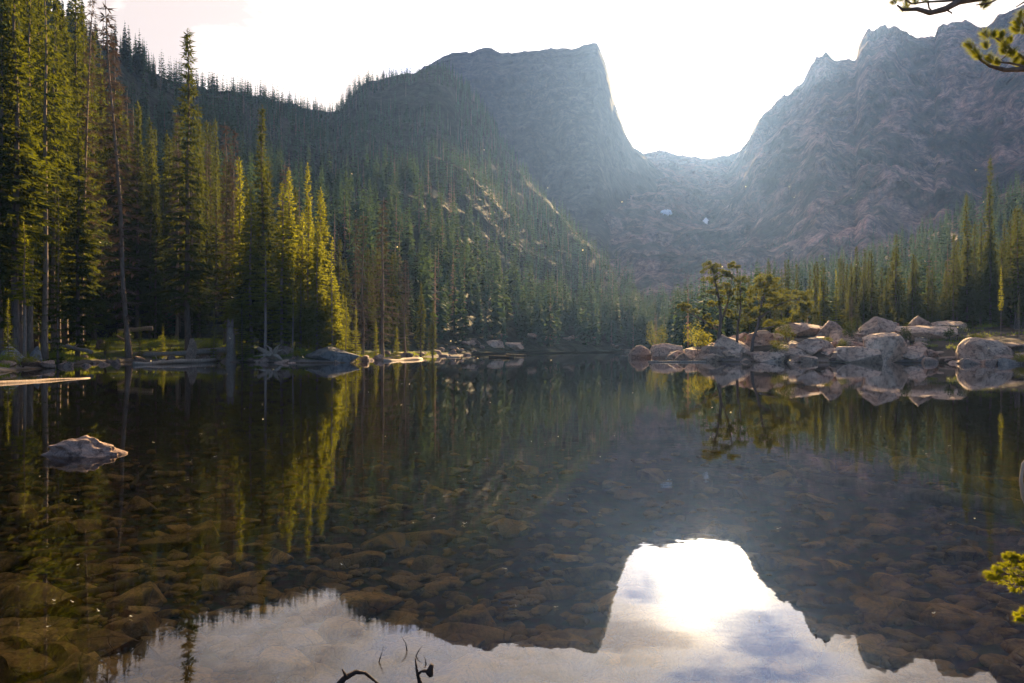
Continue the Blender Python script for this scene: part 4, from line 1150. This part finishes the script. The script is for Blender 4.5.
branch(e, 4.6, [dict(p=[(1280, -330), (1200, -300), (1120, -270), (1060, -200)], r0=.03, r1=.006), dict(p=[(1285, -200), (1380, -260), (1450, -270)], r0=.03, r1=.006)],
       [(1060, -200, -.5, .8), (1090, -240, -.3, 1), (1120, -275, 0, 1), (1160, -290, 0, 1), (1200, -310, 0, 1), (1330, -250, 0, 1), (1380, -270, 0, 1), (1450, -275, .4, 1), (1420, -270, .2, 1)], 23, M['pine_sun_tint'])

# sunlit sapling at the right edge
sx, sy = 2.62, 3.1
e = empty('spruce_sapling', (sx, sy, hz(sx, sy) - .03)); tag(e, 'yellow-green spruce sapling whose bright boughs reach in at the lower right edge', 'tree')
m = MB(); m.tube([(0, 0, 0), (.01, 0, .6), (0, .01, 1.15)], [.028, .02, .006], 8, .05)
link('trunk', m.mesh('trunk', True), M['bark'], e)
r = random.Random(77); base = e.location
def bough(pts, seed, n, spread=.055):
    rr = random.Random(seed); wd = MB(); nd = MB(); P_ = [Vector(p) for p in pts]
    wd.tube(P_, [.008 * (1 - .7 * i / (len(P_) - 1)) for i in range(len(P_))], 5)
    for k in range(n):
        t = (k + rr.random()) / n; t = .25 + .75 * t; i = min(int(t * (len(P_) - 1)), len(P_) - 2); f = t * (len(P_) - 1) - i
        p = P_[i].lerp(P_[i + 1], f); ax = (P_[i + 1] - P_[i]).normalized()
        sd = Vector((rr.uniform(-1, 1), rr.uniform(-1, 1), rr.uniform(-.7, 1.0))).normalized()
        q = p + sd * rr.uniform(.02, spread) * (1.3 - t)
        d = (ax * .8 + sd * .8).normalized()
        wd.tube([p, q], [.003, .002], 4, 0, False)
        tuft(nd, q + d * .02, d, .024, 60, rr, .0026, 1.4)
    o = link('branch', wd.mesh('branch', True), M['bark'], e); link('needles', nd.mesh('needles'), M['needle_sun_tint'], o)
def rel(px, py, Y): return tuple(Vector(at(px, Y, py)) - base)
bough([(0, 0, rel(0, 585, 3.1)[2]), rel(1040, 580, 3.0), rel(1012, 574, 2.95), rel(993, 575, 2.95)], 1, 46)
bough([(0, 0, rel(0, 590, 3.1)[2]), rel(1040, 566, 3.1), rel(1020, 562, 3.1), rel(1010, 560, 3.1)], 2, 34)
bough([(0, 0, rel(0, 600, 3.1)[2]), rel(1050, 592, 3.0), rel(1030, 586, 3.05), rel(1008, 584, 3.0)], 3, 36)
bough([(0, 0, rel(0, 630, 3.1)[2]), rel(1050, 622, 3.0), rel(1030, 617, 3.05), rel(1022, 615, 3.0)], 4, 22)
for k in range(16):
    a = rnd.uniform(-1.3, 1.9); z = .25 + k * .052; L = .42 * (1.25 - z)
    bough([(0, 0, z), (L * .5 * math.cos(a), L * .5 * math.sin(a), z + .02), (L * math.cos(a), L * math.sin(a), z - .01)], 30 + k, 24)
# bent pale twig at the right edge
m = MB(); Yt = 3.6; b0 = Vector(at(1032, Yt, 548)); b0.z = hz(b0.x, Yt)
m.tube([Vector(at(1034, Yt, 560)) - b0 - Vector((0, 0, .5)), Vector(at(1030, Yt, 512)) - b0, Vector(at(1023, Yt, 497)) - b0, Vector(at(1021, Yt, 480)) - b0, Vector(at(1023, Yt, 464)) - b0, Vector(at(1030, Yt, 455)) - b0], [.012, .011, .010, .009, .008, .005], 7, .1)
tag(link('bent_stem', m.mesh('bent_stem', True), M['log'], None, b0), 'pale hooked dead stem at the right photo edge above the sapling', 'stem')

# ------------------------------------------------------------------ snow patches, floating bits, insects
def snow(px, py, w, h, Y, label, k, seed):
    X, _, Z = at(px, Y, py); r = np.random.default_rng(seed)
    nx, ny = 26, 14
    u, v = np.meshgrid(np.linspace(-1, 1, nx), np.linspace(-1, 1, ny))
    rad = np.sqrt(u * u + v * v)
    d = Vector((X, Y, Z - CAMZ)).normalized()
    pts = []; keep = []
    edge = .62 + .9 * fbm(u * 1.8 + seed, v * 1.8 + u, octv=4)
    tops = {}
    V = []; Fq = []
    for j in range(ny):
        for i in range(nx):
            q = at(px + u[j, i] * w, Y, py + v[j, i] * h)
            dirv = (Vector(q) - Vector((0, 0, CAMZ))).normalized()
            hit = BVHS[k].ray_cast(Vector((0, 0, CAMZ)), dirv)
            p = hit[0] if hit[0] is not None else Vector(q)
            t = max(0.0, edge[j, i] - rad[j, i])
            nrm = hit[1] if hit[1] is not None else -d
            if nrm.dot(dirv) > 0: nrm = -nrm
            p = p + nrm * (min(t * 10, 2.5) - .3)
            V.append(tuple(p))
    ok = (edge > rad)
    for j in range(ny - 1):
        for i in range(nx - 1):
            if ok[j, i] and ok[j + 1, i] and ok[j, i + 1] and ok[j + 1, i + 1]:
                Fq.append((j * nx + i, j * nx + i + 1, (j + 1) * nx + i + 1, (j + 1) * nx + i))
    if not Fq: return
    o = link('snow_patch', mesh_np('snow_patch', np.array(V), np.array(Fq), True), M['snow'])
    tag(o, label, 'snow patch')
snow(664, 213, 11, 5, 1200, 'larger white snow patch on the slope left below the sun', 3, 1)
snow(706, 222, 6, 4, 1200, 'small white snow patch on the slope right below the sun', 3, 2)

m = MB()
m.kite((0, 0, 0), Vector((1, 0, 0)), Vector((0, 1, 0)), .03, .016); m.kite((.028, 0, 0), Vector((1, .2, .25)).normalized(), Vector((0, 1, 0)), .018, .008)
leafm = m.mesh('floating_leaf'); leafm.materials.append(M['insect'])
r = random.Random(9)
for i in range(60):
    py = 366 + 300 * r.random() ** 1.8; px = r.uniform(20, 1000); q = onwater(px, py, .012)
    o = link('floating_leaf', leafm); o.location = q; s = (.5 + .10 * q[1] ** .9) * r.uniform(.6, 1.3); o.scale = (s, s, s); o.rotation_euler = (r.uniform(-.15, .15), r.uniform(-.15, .15), r.uniform(0, 6.28))
    tag(o, 'tiny pale leaf floating on the still water', 'leaf', 'pale leaves floating on the lake')

m = MB()
m.tube([(-.5, 0, 0), (0, 0, .02), (.5, 0, 0)], [.05, .12, .04], 5)
for sg in (-1, 1):
    m.kite((.1, 0, .08), Vector((-.3, sg * .9, .5)).normalized(), Vector((.9, sg * .3, 0)).normalized(), 1.1, .5, .6)
    m.kite((-.1, 0, .08), Vector((-.6, sg * .8, .35)).normalized(), Vector((.8, sg * .5, 0)).normalized(), .9, .4, .6)
flym = m.mesh('flying_insect'); flym.materials.append(M['insect'])
r = random.Random(31)
for i in range(70):
    Y = r.uniform(2.5, 9); px = r.uniform(20, 1000); py = r.uniform(150, 420) if r.random() < .75 else r.uniform(420, 560)
    q = at(px, Y, py)
    if q[2] < .15: continue
    o = link('flying_insect', flym); o.location = q; sc = .0065 * (.6 + Y * .16) * r.uniform(.6, 1.2); o.scale = (sc, sc, sc); o.rotation_euler = (r.uniform(-.6, .6), r.uniform(-.6, .6), r.uniform(0, 6.28))
    tag(o, 'tiny sunlit insect hovering above the lake', 'insect', 'insects hovering over the lake')

# ------------------------------------------------------------------ water
wx = np.linspace(-90, 110, 3); wy = np.linspace(-4, 300, 3)
V = [(-90, -4, 0), (110, -4, 0), (110, 300, 0), (-90, 300, 0)]
water = link('water', mesh_np('water', np.array(V, float), np.array([[0, 1, 2, 3]]), False))
m, nt, out = new_mat('lake_water')
co = wpos(nt)
mp = mapping(nt, co, (.9, 2.6, 1)); w1 = noise(nt, mp, 1.0, 3, .5)
mp2 = mapping(nt, co, (4, 9, 1)); w2 = noise(nt, mp2, 1.0, 2, .5)
mask = ramp(nt, noise(nt, mapping(nt, co, (.05, .16, 1)), 1.0, 2, .5), [(.42, (.25, .25, .25)), (.62, (1, 1, 1))])
hh = math_(nt, 'MULTIPLY', math_(nt, 'ADD', w1, math_(nt, 'MULTIPLY', w2, .06)), mask)
nb = bump(nt, hh, 1.0, .0014)
gl = N(nt, 'ShaderNodeBsdfGlossy'); gl.inputs['Roughness'].default_value = .012; gl.inputs['Color'].default_value = (.97, .97, 1, 1); nt.links.new(nb, gl.inputs['Normal'])
tp = N(nt, 'ShaderNodeBsdfTransparent'); tp.inputs['Color'].default_value = (.99, .94, .74, 1)
fr = N(nt, 'ShaderNodeFresnel'); fr.inputs['IOR'].default_value = 1.50; nt.links.new(nb, fr.inputs['Normal'])
mx = N(nt, 'ShaderNodeMixShader'); nt.links.new(fr.outputs[0], mx.inputs[0]); nt.links.new(tp.outputs[0], mx.inputs[1]); nt.links.new(gl.outputs[0], mx.inputs[2])
nt.links.new(mx.outputs[0], out.inputs['Surface'])
water.data.materials.append(m); structure(water)

# ------------------------------------------------------------------ haze
HZ = .00009
bm = bmesh.new(); bmesh.ops.create_cube(bm, size=1.0)
bmesh.ops.scale(bm, vec=(5300, 4100, 760), verts=bm.verts); bmesh.ops.translate(bm, vec=(0, 1420, 760 / 2 - 7.0), verts=bm.verts)
me = bpy.data.meshes.new('haze'); bm.to_mesh(me); bm.free()
haze = link('haze', me); haze['kind'] = 'stuff'; haze['label'] = 'thin blue mountain haze filling the valley'
m, nt, out = new_mat('haze_air')
pv = N(nt, 'ShaderNodeVolumePrincipled'); pv.inputs['Color'].default_value = (.25, .45, 1.0, 1); pv.inputs['Density'].default_value = HZ; pv.inputs['Anisotropy'].default_value = .5
nt.links.new(pv.outputs[0], out.inputs['Volume']); me.materials.append(m)

# ------------------------------------------------------------------ sky, sun, camera
w = bpy.data.worlds.new('World'); scene.world = w; w.use_nodes = True
nt = w.node_tree
for n_ in list(nt.nodes): nt.nodes.remove(n_)
out = nt.nodes.new('ShaderNodeOutputWorld'); bg = nt.nodes.new('ShaderNodeBackground')
sky = nt.nodes.new('ShaderNodeTexSky'); sky.sky_type = 'NISHITA'; sky.sun_disc = False
sky.sun_elevation = SUN_EL; sky.sun_rotation = SUN_AZ; sky.altitude = 3000; sky.air_density = .65; sky.dust_density = .8; sky.ozone_density = 3.0
tc = nt.nodes.new('ShaderNodeTexCoord'); sp = nt.nodes.new('ShaderNodeSeparateXYZ'); nt.links.new(tc.outputs['Generated'], sp.inputs[0])
zz = math_(nt, 'ADD', math_(nt, 'MAXIMUM', sp.outputs[2], .02), .12)
cb = nt.nodes.new('ShaderNodeCombineXYZ')
nt.links.new(math_(nt, 'DIVIDE', sp.outputs[0], zz), cb.inputs[0]); nt.links.new(math_(nt, 'DIVIDE', sp.outputs[1], zz), cb.inputs[1])
cn = noise(nt, mapping(nt, cb.outputs[0], (1.0, 1.15, 1)), 1.35, 8, .56, .3)
cm = ramp(nt, cn, [(.42, (0, 0, 0)), (.53, (1, 1, 1))])
S = (math.sin(SUN_AZ) * math.cos(SUN_EL), math.cos(SUN_AZ) * math.cos(SUN_EL), math.sin(SUN_EL))
dt = N(nt, 'ShaderNodeVectorMath', operation='DOT_PRODUCT'); nt.links.new(tc.outputs['Generated'], dt.inputs[0]); dt.inputs[1].default_value = S
c0 = math_(nt, 'MAXIMUM', dt.outputs['Value'], 0)
near = math_(nt, 'POWER', c0, 14.0)
# clouds: cream where thin, greyer where thick, brighter towards the sun (forward scattering)
thick = ramp(nt, cn, [(.46, (1.0, .84, .66)), (.57, (.40, .315, .24))])
cl = mixc(nt, 1.0, thick, math_(nt, 'ADD', math_(nt, 'MULTIPLY', math_(nt, 'POWER', c0, 260.0), 40.0), math_(nt, 'MULTIPLY_ADD', near, 18.0, 9.5)), 'MULTIPLY')
front = math_(nt, 'MULTIPLY_ADD', sp.outputs[1], 1.6, .1, clamp=True)
veil = mixc(nt, 1.0, mixc(nt, 1.0, (.55, .60, .86), math_(nt, 'MULTIPLY_ADD', near, 6.0, 8.0), 'MULTIPLY'), front, 'MULTIPLY')
SKY0 = mixc(nt, .75, sky.outputs[0], veil)
SKY0 = mixc(nt, front, sky.outputs[0], SKY0)
SKYMIX = mixc(nt, math_(nt, 'MULTIPLY', math_(nt, 'MULTIPLY', cm, front), .88), SKY0, cl)
glow = mixc(nt, 1.0, (1.0, .82, .50), math_(nt, 'MULTIPLY', math_(nt, 'POWER', c0, 700.0), 90.0), 'MULTIPLY')
SKYMIX = mixc(nt, 1.0, SKYMIX, glow, 'ADD')
nt.links.new(SKYMIX, bg.inputs['Color']); bg.inputs['Strength'].default_value = .05
nt.links.new(bg.outputs[0], out.inputs['Surface'])

ld = bpy.data.lights.new('sun', 'SUN'); ld.energy = 5.0; ld.angle = math.radians(.5); ld.color = (1.0, .69, .34)
lo = bpy.data.objects.new('sun', ld); COL.objects.link(lo)
lo.rotation_euler = Vector(S).to_track_quat('Z', 'Y').to_euler(); lo.location = (0, 0, 50)

cd = bpy.data.cameras.new('camera'); cam = bpy.data.objects.new('camera', cd); COL.objects.link(cam)
cd.lens = 24; cd.sensor_width = 36; cd.clip_start = .05; cd.clip_end = 20000
cam.location = (0, 0, CAMZ); cam.rotation_euler = (math.radians(90), 0, 0); cd.shift_y = (HOR - 341.5) / 1024.0
scene.camera = cam

scene.render.engine = 'CYCLES'
cy = scene.cycles
cy.max_bounces = 6; cy.diffuse_bounces = 2; cy.glossy_bounces = 2; cy.transmission_bounces = 3; cy.transparent_max_bounces = 8; cy.volume_bounces = 0
cy.caustics_reflective = False; cy.caustics_refractive = False; cy.sample_clamp_indirect = 6
cy.use_denoising = True; cy.use_adaptive_sampling = False
try: cy.denoiser = 'OPENIMAGEDENOISE'
except Exception: pass
vs = scene.view_settings
vs.view_transform = 'Standard'; vs.look = 'None'; vs.exposure = 2.4; vs.gamma = 1.0; vs.use_curve_mapping = False
